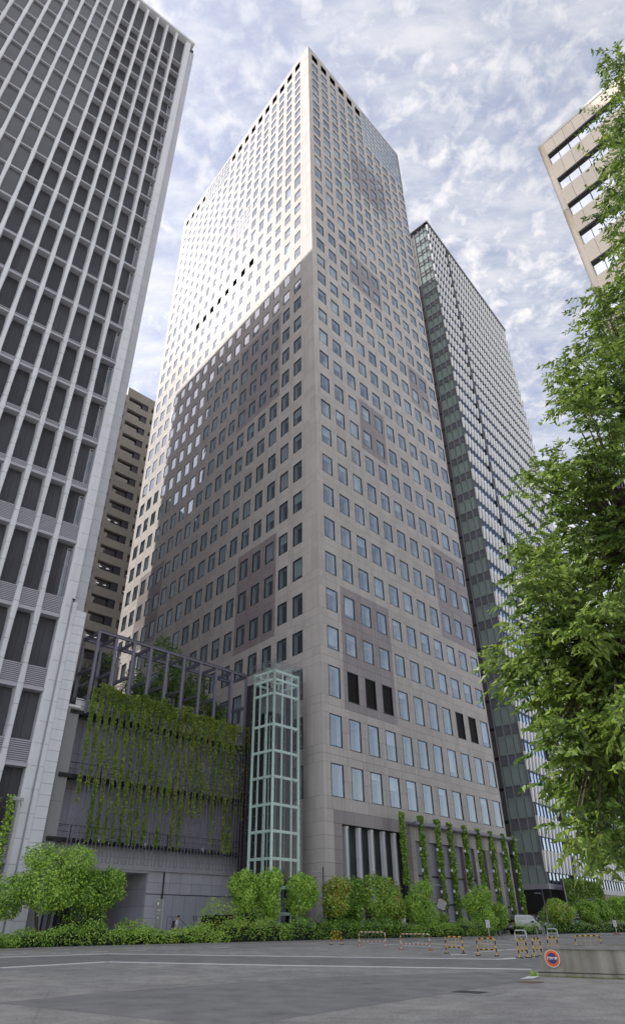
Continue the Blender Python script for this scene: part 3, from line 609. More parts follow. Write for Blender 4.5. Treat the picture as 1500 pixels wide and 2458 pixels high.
m = MB(); m.box(-10.1, .6, .35, 1.75, pz(.4), pz(1.36)); m.build('platform', M['pod_stone'], pod)
for x in (-8.6, -4.3):
    b = MB()
    for dx_, z0, z1 in ((0, 1.36, 2.35), (.55, 1.36, 2.35), (1.1, 1.36, 2.35)): b.bar((x + dx_, .45, pz(z0)), (x + dx_, .45, pz(z1)), .05)
    b.bar((x, .45, pz(2.35)), (x + 1.1, .45, pz(2.35)), .05); b.bar((x, .45, pz(1.9)), (x + 1.1, .45, pz(1.9)), .035)
    b.bar((x + 1.1, .45, pz(2.35)), (x + 2.6, .45, pz(1.36)), .05); b.bar((x + 1.1, .45, pz(1.9)), (x + 2.1, .45, pz(1.2)), .035)
    for t_ in (.35, .7): b.bar((x + 1.1 + 1.5 * t_, .45, pz(2.35 - .99 * t_)), (x + 1.1 + 1.5 * t_, .45, pz(1.0)), .04)
    b.build('stair_railing', M['soffit'], pod)
b = MB(); b.tube([(-8.55, 1.62, pz(.5)), (-8.55, 1.62, pz(6.2))], .07, 8); b.build('drain_pipe', M['frame'], pod)
# steel walkways behind the trellis with railings and small lights
for z, dark in ((17.55, 1), (12.35, 1), (7.6, 1)):
    b = MB(); b.box(-20.6, .5, .7, 2.1, pz(z) - .12, pz(z)); b.box(-20.6, .5, .6, .75, pz(z) - .28, pz(z) + .05)
    for i in range(18): b.box(-20.4 + 1.18 * i, -20.3 + 1.18 * i, .0, 2.1, pz(z) - .24, pz(z) - .13)
    b.bar((-20.6, .85, pz(z) + 1.0), (.5, .85, pz(z) + 1.0), .05); b.bar((-20.6, .85, pz(z) + .5), (.5, .85, pz(z) + .5), .03)
    for i in range(12): b.bar((-20.5 + 1.9 * i, .85, pz(z)), (-20.5 + 1.9 * i, .85, pz(z) + 1.0), .05)
    b.build('walkway', M['frame'], pod)
for i, x in enumerate((-17.2, -16.2, -14.3, -13.4, -11.7, -10.9, -5.4, -2.9)):
    b = MB(); b.box(x, x + .1, .45, .65, pz(7.55), pz(7.75)); b.box(x + .02, x + .08, .3, .5, pz(7.42), pz(7.55)); b.build('spotlight', M['white_metal'], pod)
# white parapet screens at roof level
for i in range(20):
    b = MB(); b.box(-20.1 + 1.02 * i, -19.2 + 1.02 * i, 1.1, 1.16, pz(17.7), pz(18.75)); b.build('parapet_screen', M['white_metal'], pod)
# ---------------------------------------------------------------- pergola frame on the podium roof
pg = thing('pergola_frame', 'violet grey steel pergola frame of tall posts above the hanging vines', 'pergola', tuple(PO), frot(45.0))
PX = [-19.3, -17.4, -15.45, -13.5, -11.5, -9.45, -7.3, -5.2, -3.05, -.95]
def ibeam(b, p0, p1, w=.2, h=.26):
    b.bar(p0, p1, w * .35, h); d = Vector((0, 0, h / 2 - .02))
    for s in (1, -1): b.bar(Vector(p0) + d * s, Vector(p1) + d * s, w, .04)
for x in PX:
    for y in (.55, 3.4):
        b = MB(); b.bar((x, y, pz(17.4)), (x, y, pz(25.1)), .18, .24); b.build('post', M['steel'], pg)
    for z in (25.0, 21.6, 18.9):
        b = MB(); ibeam(b, (x, .55, pz(z)), (x, 3.4, pz(z))); b.build('cross_beam', M['steel'], pg)
for y in (.55, 3.4):
    b = MB(); ibeam(b, (PX[0] - .1, y, pz(25.12)), (PX[-1] + .1, y, pz(25.12)), .24, .3); b.build('top_beam', M['steel'], pg)
b = MB(); b.quad((-19.2, 3.55, pz(17.6)), (-15.0, 3.55, pz(17.6)), (-15.0, 3.55, pz(24.0)), (-19.2, 3.55, pz(24.0))); b.build('glass_screen', glass('screen_glass', tint=(.7, .68, .6), base=.25), pg)
# ---------------------------------------------------------------- foliage helpers
def leaves_mesh(name, pts, nrm, size, aspect, mats, midx=None, jitter=.9, droop=0.0, detail=False, face=True):
    pts = np.asarray(pts, float); n = len(pts)
    if n == 0: return None
    d = np.asarray(nrm, float) + RNG.normal(0, jitter, (n, 3)); d[:, 2] -= droop
    d /= np.maximum(np.linalg.norm(d, axis=1, keepdims=True), 1e-6)
    if face and not detail:
        r0 = RNG.normal(0, 1, (n, 3)); r0[:, 2] -= droop; d = np.cross(d, r0); d /= np.maximum(np.linalg.norm(d, axis=1, keepdims=True), 1e-6); a = np.cross(d, np.asarray(nrm, float) + RNG.normal(0, jitter, (n, 3)))
        a /= np.maximum(np.linalg.norm(a, axis=1, keepdims=True), 1e-6)
    r = RNG.normal(0, 1, (n, 3)); a = a if (face and not detail) else np.cross(d, r); a /= np.maximum(np.linalg.norm(a, axis=1, keepdims=True), 1e-6); nn_ = np.cross(d, a)
    s = (np.asarray(size) * RNG.uniform(.7, 1.3, n))[:, None]; w = s * aspect
    base = pts - d * s * .5
    if detail:   # folded pointed leaf: base, two shoulders, tip
        P = np.stack([base, base + d * s * .42 + a * w * .5 + nn_ * w * .18, base + d * s - nn_ * w * .35, base + d * s * .42 - a * w * .5 + nn_ * w * .18], 1)
    else:
        P = np.stack([base, base + d * s * .5 + a * w * .5, base + d * s, base + d * s * .5 - a * w * .5], 1)
    me = bpy.data.meshes.new(name); me.vertices.add(4 * n); me.vertices.foreach_set('co', P.reshape(-1))
    me.loops.add(4 * n); me.polygons.add(n); me.loops.foreach_set('vertex_index', np.arange(4 * n, dtype=np.int32)); me.polygons.foreach_set('loop_start', np.arange(0, 4 * n, 4, dtype=np.int32))
    for m_ in (mats if isinstance(mats, (list, tuple)) else [mats]): me.materials.append(m_)
    if midx is not None: me.polygons.foreach_set('material_index', np.asarray(midx, np.int32))
    me.update(); me.validate(); return me
def blob_points(lobes, n, inner=.35):
    """points in the outer shell of a set of ellipsoids (cx,cy,cz,rx,ry,rz)"""
    L = np.array(lobes); vol = (L[:, 3] * L[:, 4] + L[:, 4] * L[:, 5] + L[:, 3] * L[:, 5]); pick = RNG.choice(len(L), n, p=vol / vol.sum())
    d = RNG.normal(0, 1, (n, 3)); d /= np.linalg.norm(d, axis=1, keepdims=True); rr = 1 - inner * RNG.random(n) ** 1.6 + RNG.normal(0, .05, n)
    rr *= 1 + .10 * np.sin(d[:, 0] * 7 + pick) * np.sin(d[:, 2] * 6 + pick * 2)
    p = L[pick, :3] + d * L[pick, 3:] * rr[:, None]
    keep = np.ones(n, bool)
    for i, l in enumerate(L):
        q = (((p - l[:3]) / l[3:]) ** 2).sum(1); keep &= ~((q < .45) & (pick != i))
    return p[keep], d[keep]
def round_tree(label, x, y, w, h, mats, probs, seed, clear=.7, n=2600, leaf=.21, group=None, stems=3, name='clipped_tree'):
    w *= .9; rng = random.Random(seed); z0 = gz(y); t = thing(name, label, 'tree', (x, y, z0), 0, group)
    lobes = [(0, 0, clear + (h - clear) * .5, w * .38, w * .36, (h - clear) * .42)]
    for k in range(11):
        a = rng.uniform(0, 6.28); e = rng.uniform(-.75, .9); rr = rng.uniform(.20, .40); 
        lobes.append((math.cos(a) * w * .31 * math.cos(e), math.sin(a) * w * .31 * math.cos(e), clear + (h - clear) * (.5 + .38 * math.sin(e)), w * rr * .8, w * rr * .8, (h - clear) * rr * .62))
    n = int(n * 2.3); leaf *= .78; p, d = blob_points(lobes, n); p2, d2 = blob_points([(a, b_, c, e * .72, f * .72, g_ * .72) for a, b_, c, e, f, g_ in lobes], n // 3)
    p = np.vstack([p, p2]); d = np.vstack([d, d2]); mi = RNG.choice(len(mats), len(p), p=probs)
    obj('crown', leaves_mesh('crown', p, d * .8 + np.array([0, -.1, .5]), leaf * 1.08, .6, mats, mi, .5), t)
    for s in range(stems):
        a = rng.uniform(0, 6.28); b = MB(); rx, ry = math.cos(a) * w * .18, math.sin(a) * w * .18
        b.tube([(rx * .3, ry * .3, -.05), (rx * .7, ry * .7, clear * .8), (rx * 1.2, ry * 1.2, clear + (h - clear) * .45), (rx * 1.5, ry * 1.5, h * .8)], [.06, .05, .035, .012], 6); b.build('trunk', M['bark'], t)
    return t
def vine_col(mbpts, n, leaf, mats, probs, name, parent, aspect=.75):
    p, d = mbpts; mi = RNG.choice(len(mats), len(p), p=probs)
    return obj(name, leaves_mesh(name, p, d, leaf, aspect, mats, mi, .7, .25), parent)
# hanging vine ladders on the podium front
VLAB = {0: 'climber on the podium ladder nearest the fin building', 25: 'yellowing climber on the podium ladder right beside the lift shaft', 24: 'green climber on the podium ladder second from the lift shaft', 1: 'climber on the podium ladder second from the fin building'}
for i in range(26):
    x = -19.0 + i * .735 + random.uniform(-.04, .04); top = 19.35 + random.uniform(-.15, .45) - (.3 if i > 14 else 0); w = .34
    base = PO + PD * x; t = thing('hanging_vine', VLAB.get(i, 'leafy climber trailing down a narrow steel ladder on the podium front'), 'vine', (base.x, base.y, PO.z), frot(45.0), None if i in VLAB else 'climbers on steel ladders along the podium front')
    b = MB(); zt, zb = pz(top), pz(6.0)
    b.bar((-w / 2, 0, zb), (-w / 2, 0, zt), .05); b.bar((w / 2, 0, zb), (w / 2, 0, zt), .05); b.bar((-w / 2, 0, zb), (w / 2, 0, zb), .05); b.bar((-w / 2, 0, zt), (w / 2, 0, zt), .05)
    z = zb + 1.5
    while z < zt: b.bar((-w / 2, 0, z), (w / 2, 0, z), .03); b.bar((0, .02, z), (0, .75, z + .05), .03); z += 2.2
    b.build('ladder', M['steel'], t)
    full = random.choice([.55, .7, .85, 1.0, 1.0]); thin = random.random() < .15; n = int((3300 if not thin else 500) * full)
    low = pz(7.4) if full > .8 else pz(7.4 + (1 - full) * 9)
    uu = RNG.random(n) ** 1.25; z = zt + .35 - uu * (zt + .35 - low); dens = .5 + .5 * np.sin(z * 1.9 + i * 2) * np.sin(z * .7 + i)
    keep = RNG.random(n) < (.25 + .75 * dens) * (.55 + .6 * (np.sin(z * .45 + i * 1.7) > -.35)) + (z > zt - 2.5) * .4; z = z[keep]; m_ = len(z)
    wid = .10 + .03 * np.sin(z * 2.3 + i) + (z > zt - 1.5) * .05
    p = np.stack([RNG.normal(0, 1, m_) * wid, -.06 + RNG.normal(0, .10, m_), z], 1); d = np.tile(np.array([0, -.8, .3]), (m_, 1))
    pr = [.75, .25] if i not in (13, 15, 18, 21, 25) else [.3, .7]
    vine_col((p, d), 0, .16, [M['leaf_v'], M['leaf_y']], pr, 'foliage', t)
# roof garden trees behind the pergola
def garden_tree(label, u, y, z0, w, h, seed, mt='leaf_d', n=3200, leaf=.26):
    base = PO + PD * u + Vector((-PD.y, PD.x, 0)) * y; rng = random.Random(seed)
    w *= 1.55; n = int(n * 2.1); t = thing('roof_garden_tree', label, 'tree', (base.x, base.y, z0)); lobes = []
    for k in range(15):
        f = k / 14; zc = h * (.22 + .7 * f); ww = w * (.5 - .28 * f); a = rng.uniform(0, 6.28)
        lobes.append((math.cos(a) * ww * .6, math.sin(a) * ww * .6, zc, ww * .66, ww * .66, h * .10))
    p, d = blob_points(lobes, n, .6); obj('crown', leaves_mesh('crown', p, d * .5 + np.array([0, 0, .5]), leaf, .5, M[mt], None, .8), t)
    b = MB(); b.tube([(0, 0, 0), (.1, 0, h * .4), (0, .1, h * .92)], [.16, .11, .03], 7); b.build('trunk', M['bark'], t)
garden_tree('tall layered dark evergreen rising above the pergola beams', -8.2, 5.6, 17.3, 4.6, 11.6, 3, n=4200)
garden_tree('dense dark tree inside the pergola beside the tall layered evergreen', -5.4, 4.9, 17.3, 5.0, 8.6, 4, n=4200)
garden_tree('shadowed bushy tree filling the pergola behind its middle posts', -11.2, 5.2, 17.3, 4.6, 7.0, 5, n=3600)
garden_tree('small dark shrub tree standing by the pergola end next to the lift', -1.6, 4.6, 17.3, 3.4, 5.6, 6, n=2400)
garden_tree('nearly black tree squeezed between the fin building and the pergola', -16.2, 5.0, 15.0, 4.2, 10.0, 8, n=3000)
# ---------------------------------------------------------------- glass lift shaft
EP = Vector((-2.40, 65.4, gz(65.4))); EA = 43.963; EX = fdir(EA); EY = Vector((-EX.y, EX.x, 0)); EZ = -EP.z
lift = thing('glass_lift_shaft', 'slender mint white steel lift shaft sheathed in clear glass', 'lift shaft', tuple(EP), frot(EA)); WE, DE = 3.55, 3.0
zs = [24.3, 23.4, 21.95, 18.8, 16.25, 13.85, 11.4, 9.1, 6.85, 4.6, 2.6]
for x, y in ((0, 0), (WE, 0), (0, DE), (WE, DE)):
    b = MB(); b.tube([(x, y, 0), (x, y, 24.5 + EZ)], .15, 12); b.build('corner_post', M['mint'], lift, smooth=True)
for z in zs:
    b = MB()
    for p0, p1 in (((0, 0), (WE, 0)), ((0, 0), (0, DE)), ((WE, 0), (WE, DE)), ((0, DE), (WE, DE))): b.bar((*p0, z + EZ), (*p1, z + EZ), .14, .24)
    b.build('ring_beam', M['mint'], lift)
for x, y in ((WE * .33, 0), (WE * .72, 0), (0, DE * .34), (0, DE * .7), (WE, DE * .5), (WE * .5, DE)):
    b = MB(); b.bar((x, y, 0), (x, y, 24.3 + EZ), .13, .13); b.build('mullion', M['mint'], lift)
for x, y in ((.9, 1.0), (2.6, 1.0), (.9, 2.2), (2.6, 2.2), (1.75, 2.4)):
    b = MB(); b.bar((x, y, 0), (x, y, 23.0 + EZ), .09, .09); b.build('guide_rail', M['mint'] if x < 2 else M['grey_metal'], lift)
b = MB(); b.box(.7, 2.9, 1.3, 2.7, 20.4 + EZ, 22.9 + EZ); b.box(.8, 2.8, 1.2, 1.4, 19.0 + EZ, 19.2 + EZ); b.build('lift_machine', M['soffit'], lift)
b = MB(); b.quad((.16, DE - .16, .2), (WE - .16, DE - .16, .2), (WE - .16, DE - .16, 22.5 + EZ), (.16, DE - .16, 22.5 + EZ)); b.quad((WE - .17, DE - .16, .2), (WE - .17, .5, .2), (WE - .17, .5, 22.5 + EZ), (WE - .17, DE - .16, 22.5 + EZ)); b.build('added_dark_backing', M['dark_recess'], lift)  # dark sheets added so the glazed shaft looks dark inside
b = MB(); b.box(.75, 2.85, .9, 2.6, .3, 3.0); b.build('lift_car', M['grey_metal'], lift)
for x0 in (1.5, 1.62, 1.74): b = MB(); b.bar((x0, 1.6, 3.0), (x0, 1.6, 20.5 + EZ), .025); b.build('cable', M['frame'], lift)
ztop = 24.95 + EZ; G0 = .32
zl = [0.35] + sorted([z + EZ for z in zs if z > 2.7]); zl[-1] = ztop
cols = [(-G0, WE * .33), (WE * .33, WE * .72), (WE * .72, WE + G0)]; cols2 = [(-G0, DE * .34), (DE * .34, DE * .7), (DE * .7, DE + G0)]
for a, bb in zip(zl, zl[1:]):
    for c0, c1 in cols:
        for y in (-G0, DE + G0): q = MB(); q.quad((c0 + .012, y, a + .012), (c1 - .012, y, a + .012), (c1 - .012, y, bb - .012), (c0 + .012, y, bb - .012)); q.build('glass_pane', M['lift_glass'], lift)
    for c0, c1 in cols2:
        for x in (-G0, WE + G0): q = MB(); q.quad((x, c0 + .012, a + .012), (x, c1 - .012, a + .012), (x, c1 - .012, bb - .012), (x, c0 + .012, bb - .012)); q.build('glass_pane', M['lift_glass'], lift)
b = MB()
for i, z in enumerate(np.arange(2.6, 24.6, 1.12)):
    for x in (0, WE * .33, WE * .72, WE): b.tube([(x, 0, z + EZ), (x, -G0 - .05, z + EZ)], .03, 5); 
    for y in (0, DE * .34, DE * .7, DE): b.tube([(0, y, z + EZ), (-G0 - .05, y, z + EZ)], .03, 5)
    for p in ((WE, 0), (0, 0)): b.tube([(p[0], 0, z + EZ), (p[0] + (G0 + .12) * (1 if p[0] else -1), -G0 * .3, z + EZ)], .028, 5)
kind(b.build('glass_fixings', M['grey_metal'], lift), 'stuff')
b = MB(); b.box(-G0, WE + G0, -G0, DE + G0, ztop, ztop + .04); b.build('glass_roof', M['lift_glass'], lift)
b = MB()
for z in (.14, .38):
    for p0, p1 in (((-G0, -G0), (WE + G0, -G0)), ((-G0, -G0), (-G0, DE + G0)), ((WE + G0, -G0), (WE + G0, DE + G0))): b.bar((*p0, ztop + z), (*p1, ztop + z), .05)
for i in range(5):
    for p in ((-G0 + (WE + 2 * G0) * i / 4, -G0), (-G0, -G0 + (DE + 2 * G0) * i / 4)): b.bar((*p, ztop), (*p, ztop + .4), .04)
b.build('roof_rail', M['grey_metal'], lift)
b = MB(); b.box(WE * .5 - .8, WE * .5 + .8, DE + .3, DE + 2.6, 0, 24 + EZ); b.build('link_wall', M['dark_recess'], lift)
# ---------------------------------------------------------------- vine columns in front of the tower's right face
VO = C0 + Vector((DR.y, -DR.x, 0)) * 1.15
VL = ['broad vine column beside the portal, fullest and greenest of the tower climbers', 'vine column second from the portal with pale boxes at its edge']
for i, u in enumerate((11.2, 14.7, 17.9, 20.4, 23.6, 26.6, 29.6, 32.7, 35.4)):
    p_ = VO + DR * u; top = 12.0 - .06 * i - gz(p_.y); low = (4.4, 3.6, 2.4, .6, 2.2, 1.0, .6, .4, .4)[i]
    t = thing('vine_column', VL[i] if i < 2 else 'leafy green vine column on steel cables before the tower colonnade', 'vine', (p_.x, p_.y, gz(p_.y)), frot(43.963), None if i < 2 else 'vine columns along the tower colonnade')
    n = 2300; z = top - RNG.random(n) ** 1.05 * (top - low); m_ = n; wid = .40 + .07 * np.sin(z * 1.7 + i)
    a = RNG.uniform(0, 6.28, m_); rr = np.sqrt(RNG.random(m_)); p = np.stack([np.cos(a) * rr * wid, np.sin(a) * rr * wid * .7, z], 1); d = np.stack([np.cos(a) * .5, np.sin(a) * .5 - .4, np.full(m_, .15)], 1)
    vine_col((p, d), 0, .23, [M['leaf_v'], M['leaf_a'], M['leaf_b']], [.5, .25, .25], 'foliage', t)
    b = MB()
    for dx_ in (-.3, 0, .3): b.bar((dx_, .12, 0), (dx_, .12, top), .03)
    b.build('cable', M['frame'], t)
    b = MB(); b.box(.42, .56, .05, .2, 0, top); b.build('post', M['steel'], t)
    for z_ in (1.6, 3.6, 5.6, 7.6):
        if i != 0: b = MB(); b.box(-.62, -.42, -.1, .06, z_ + .1 * i, z_ + .28 + .1 * i); b.build('irrigation_box', M['white_metal'], t)
for i, (u, z1) in enumerate(((-3.75, 9.5), (-2.55, 9.6))):
    p_ = LR0 + fdir(LA) * u + Vector((fdir(LA).y, -fdir(LA).x, 0)) * .5
    t = thing('vine_column', ('thin sparse vine climbing past the louvres of the fin building', 'thicker vine beside the rounded pier of the fin building')[i], 'vine', (p_.x, p_.y, gz(p_.y)), frot(LA))
    n = (700, 1200)[i]; z = RNG.random(n) * (z1 - 1) + 1; p = np.stack([RNG.normal(0, .17, n), RNG.normal(0, .1, n), z], 1)
    vine_col((p, np.tile([0, -.7, .3], (n, 1))), 0, .19, [M['leaf_a'], M['leaf_v']], [.6, .4], 'foliage', t)
    b = MB(); b.bar((0, .1, 0), (0, .1, z1), .03); b.build('cable', M['frame'], t)
# ---------------------------------------------------------------- right glass tower
GA = 40.0; GP = Vector((37.3, 110.0, gz(110))); GTOP = 174.0 - GP.z; GW = 52.0
gt = thing('glass_tower', 'blue glass office tower ribbed with short white fins on every floor', 'building', tuple(GP), frot(GA))
FZ = [174.0 - GP.z - 1.4]
for i in range(36):
    FZ.append(FZ[-1] - (4.55 if i < 12 else 4.85))
    if FZ[-1] < 9: break
NF2 = len(FZ) - 1
pane_me, span = {}, MB()
nb = 36; bw = GW / nb
skip = (7, )
# glass per floor (one long strip glazed in bays), fins in front of the upper half of each storey
finw = MB(); finlist = []
for r in range(NF2):
    zt, zb = FZ[r], FZ[r + 1]
    b = MB()
    for k in range(nb):
        x0, x1 = bw * k, bw * (k + 1); j = random.gauss(0, .012)
        b.quad((x0 + .03, .25 + j, zb + .05), (x1 - .03, .25 - j, zb + .05), (x1 - .03, .25 - j, zt - .05), (x0 + .03, .25 + j, zt - .05))
    b.build('glazing_strip', M['gt_glass'], gt)
    for k in range(nb + 1):
        if k == 8: continue
        p = GP + fdir(GA) * bw * k; dd = Vector((p.x, p.y, p.z + zt)) - cam.location
        finlist.append((dd.length_squared, bw * k, zt - (zt - zb) * .56, zt + .1))
fm = {}
finlist.sort()
for i, (q_, x, z0, z1) in enumerate(finlist):
    h = round(z1 - z0, 2)
    m = MB(); m.box(-.24, .24, -.46, -.02, 0, h); m.v = [(vx, vy * (1 if vz > .5 else .5), vz) for vx, vy, vz in m.v]
    if i < 300:
        if h not in fm: fm[h] = m.mesh('white_fin', M['gt_fin'])
        obj('white_fin', fm[h], gt, (x, 0, z0))
    else: finw.add(m, (x, 0, z0))
kind(finw.build('white_fins', M['gt_fin'], gt), 'stuff')
b = MB()
for r in range(NF2): b.box(0, GW, .02, .24, FZ[r] - .28, FZ[r] + .28)
for k in range(nb + 1): b.box(bw * k - .035, bw * k + .035, .12, .26, FZ[-1], FZ[0])
b.build('slab_edges', M['gt_span'], gt)
b = MB(); b.box(bw * 8 - .35, bw * 8 + .35, -.1, .3, FZ[-1], GTOP); b.build('dark_slot', M['frame'], gt)
b = MB(); b.box(-.5, GW + .5, -.7, .6, GTOP - .5, GTOP); b.box(0, GW, .1, .5, FZ[0], GTOP - .5); b.build('roof_edge', M['grey_metal'], gt)
b = MB(); b.quad((.05, .5, 7.6), (GW, .5, 7.6), (GW, .5, GTOP), (.05, .5, GTOP)); b.quad((GW, .5, 0), (GW, 40, 0), (GW, 40, GTOP), (GW, .5, GTOP)); b.quad((GW, 40, 0), (.2, 40, 0), (.2, 40, GTOP), (GW, 40, GTOP)); b.quad((0, 0, GTOP - .3), (GW, 0, GTOP - .3), (GW, 40, GTOP - .3), (0, 40, GTOP - .3)); b.build('inner_wall', M['gt_span'], gt)
# base of the glass tower
b = MB(); b.box(.0, GW, .3, .5, 0, 5.2); b.build('dark_base', M['frame'], gt); b = MB(); b.box(-.1, GW, .1, .5, 5.2, 5.9); b.build('base_band', M['ledge'], gt)
b = MB()
for k in range(nb): b.quad((bw * k + .04, .28, 5.95), (bw * (k + 1) - .04, .28, 5.95), (bw * (k + 1) - .04, .28, FZ[-1] - .1), (bw * k + .04, .28, FZ[-1] - .1))
b.build('base_glazing', M['dglass'], gt)
# left return: frame whose X runs along the return toward the corner
gl_ = fdir(-46.0); LW = 12.0; lo = gl_ * LW
cs, sn = math.cos(-frot(GA)), math.sin(-frot(GA)); lloc = (lo.x * cs - lo.y * sn, lo.x * sn + lo.y * cs, 0); lrz = frot(-46.0) + math.pi - frot(GA)
b = MB(); b.quad((0, .5, 0), (LW, .5, 0), (LW, .5, GTOP), (0, .5, GTOP)); b.build('return_backing', M['gt_span'], gt, lloc, lrz)
q = {}
for r in range(NF2):
    zt, zb = FZ[r], FZ[r + 1]; h = round(zt - zb, 2)
    if h not in q:
        m = MB(); m.quad((.05, 0, 0), (1.36, 0, 0), (1.36, 0, h * .66), (.05, 0, h * .66)); q[h] = m.mesh('green_pane', M['gt_green'])
        m = MB(); m.box(-.03, 4.33, -.06, .2, h * .66, h * .70); m.box(0, 4.3, .05, .2, h * .70, h * .97); m.box(-.03, 4.33, -.06, .2, h * .97, h); q[(h, 's')] = m.mesh('return_spandrel', M['gt_span'])
        m = MB(); m.box(-.05, .05, -.24, 0, h * .55, h * 1.05); q[(h, 'm')] = m.mesh('short_mullion', M['white_line'])
    cs2, sn2 = math.cos(lrz), math.sin(lrz)
    def lp(x, y, z): return (lloc[0] + cs2 * x - sn2 * y, lloc[1] + sn2 * x + cs2 * y, z)
    for k in range(3): obj('green_pane', q[h], gt, lp(LW - 4.3 + 1.43 * k, .12, zb), lrz)
    obj('return_spandrel', q[(h, 's')], gt, lp(LW - 4.3, 0, zb), lrz)
    for k in (1, 2): obj('short_mullion', q[(h, 'm')], gt, lp(LW - 4.3 + 1.43 * k, 0, zb), lrz)
b = MB()
for k in range(4): b.box(LW - 4.3 + 1.43 * k - .04, LW - 4.3 + 1.43 * k + .04, .0, .2, 5.9, FZ[0])
b.build('return_mullions', M['gt_span'], gt, lloc, lrz)
b = MB(); b.box(0, LW - 4.45, .05, .4, 0, FZ[0] + 1); lvp = b.build('louvre_strip', M['gt_louver'], gt, lloc, lrz)
for x in (LW - 4.5, LW - 6.0, LW - 7.4): b = MB(); b.box(x, x + .12, -.15, .05, 5, FZ[0]); b.build('pipe', M['white_line'], lvp)
for r in range(0, NF2): b = MB(); b.box(LW - 7.3, LW - 4.6, .03, .06, FZ[r] - .6, FZ[r] - .1); b.build('dark_gap', M['frame'], lvp)
b = MB(); b.box(LW - 4.3, LW, .1, .5, 0, 5.2); b.build('return_base', M['frame'], gt, lloc, lrz); b = MB(); b.box(LW - 4.4, LW + .05, .0, .5, 5.2, 5.9); b.build('base_band', M['ledge'], gt, lloc, lrz)
b = MB(); b.box(-.5, LW + .4, -.6, .6, GTOP - .5, GTOP - .02); b.build('roof_edge', M['grey_metal'], gt, lloc, lrz)
# green wall in front of the glass tower
p_ = GP + fdir(GA) * 2.2 + Vector((fdir(GA).y, -fdir(GA).x, 0)) * 1.6
t = thing('green_wall', 'long leafy green screen wall before the glass tower base', 'hedge', (p_.x, p_.y, gz(106)), frot(GA))
n = 5200; x = RNG.random(n) * 17; z = RNG.random(n) * 4.4 + 2.3; x = x[(np.abs(x - 6.2) > .25) | (RNG.random(n) < .2)][:n]; z = z[:len(x)]
p = np.stack([x, RNG.normal(0, .16, len(x)) + .12 * np.sin(x * 3) * np.sin(z * 2), z], 1)
vine_col((p, np.tile([0, -.6, .4], (len(x), 1))), 0, .3, [M['leaf_v'], M['leaf_b']], [.6, .4], 'foliage', t)
b = MB(); b.box(0, 17, .3, .4, 0, 6.6); b.build('screen', M['frame'], t)
b = MB(); b.tube([(-.3, 0, 0), (-.3, 0, 6.7)], .09, 8); b.build('pole', M['grey_metal'], t)
# ---------------------------------------------------------------- beige banded building far between
BA = 46.0; BP = Vector((-45.1, 125.0, gz(125)))
bb_ = thing('banded_building', 'beige banded office block with navy window bays behind the podium', 'building', tuple(BP), frot(BA))
zB = 123.0 - BP.z; step = 4.12
m = MB(); m.box(0, 26, 0, 24, zB - 2.9, zB); m.build('parapet', M['beige'], bb_)
m = MB(); m.quad((.3, 1.2, 0), (26, 1.2, 0), (26, 1.2, zB - 1), (.3, 1.2, zB - 1)); m.quad((.3, 24, 0), (.3, 1.2, 0), (.3, 1.2, zB - 1), (.3, 24, zB - 1)); m.build('inner_wall', M['navy'], bb_)
sp = MB(); sp.box(0, 26, 0, 1.2, 0, 2.0); sp_me = sp.mesh('spandrel', M['beige']); si = MB(); si.box(-.5, 0, -.1, 24, 1.1, 1.9); si_me = si.mesh('side_ledge', M['soffit'])
sd2 = MB(); sd2.box(0, .5, .8, 24, .1, 1.1); sd_me = sd2.mesh('side_spandrel', M['gt_span'])
bay = MB(); bay.box(-.4, .7, .02, 1.2, 0, 2.12, 0); bay_me = bay.mesh('bay_pier', M['beige']); nv_ = MB(); nv_.box(4.9, 6.5, .25, 1.2, 0, 2.12, 0); nv_me = nv_.mesh('navy_panel', M['navy'])
pn = MB(); pn.quad((.7, .75, 0), (4.9, .75, 0), (4.9, .75, 2.12), (.7, .75, 2.12)); pn_me = pn.mesh('pane', M['dglass'])
lt = MB()
for a in (1.6, 3.4): lt.quad((a, 1.1, 1.2), (a + .7, 1.1, 1.2), (a + .8, 1.1, 1.4), (a + .1, 1.1, 1.4))
lt_me = lt.mesh('ceiling_light', M['ceil_glow'])
for r in range(28):
    z = zB - 2.9 - 2.12 - step * r
    if z < 40: break
    obj('spandrel', sp_me, bb_, (0, 0, z - 2.0)); obj('side_ledge', si_me, bb_, (0, 0, z - 2.0)); obj('side_spandrel', sd_me, bb_, (0, 0, z - 2.0))
    for k in range(3):
        pr = obj('bay_pier', bay_me, bb_, (6.9 * k, 0, z)); pp = obj('pane', pn_me, pr); obj('navy_panel', nv_me, pr)
        if random.random() < (.75 if r in (8, 9, 11, 12, 13) else .12): obj('ceiling_light', lt_me, pr)
# ---------------------------------------------------------------- tan building at the right
TA = -40.0; TD = -fdir(TA); TP = Vector((28.9, 40.0, gz(40)))
tb = thing('tan_building', 'tan panelled office block with wide mirror windows behind the street tree', 'building', tuple(TP), frot(TA) + math.pi)
zT = 80.2 - TP.z; stp = 5.02
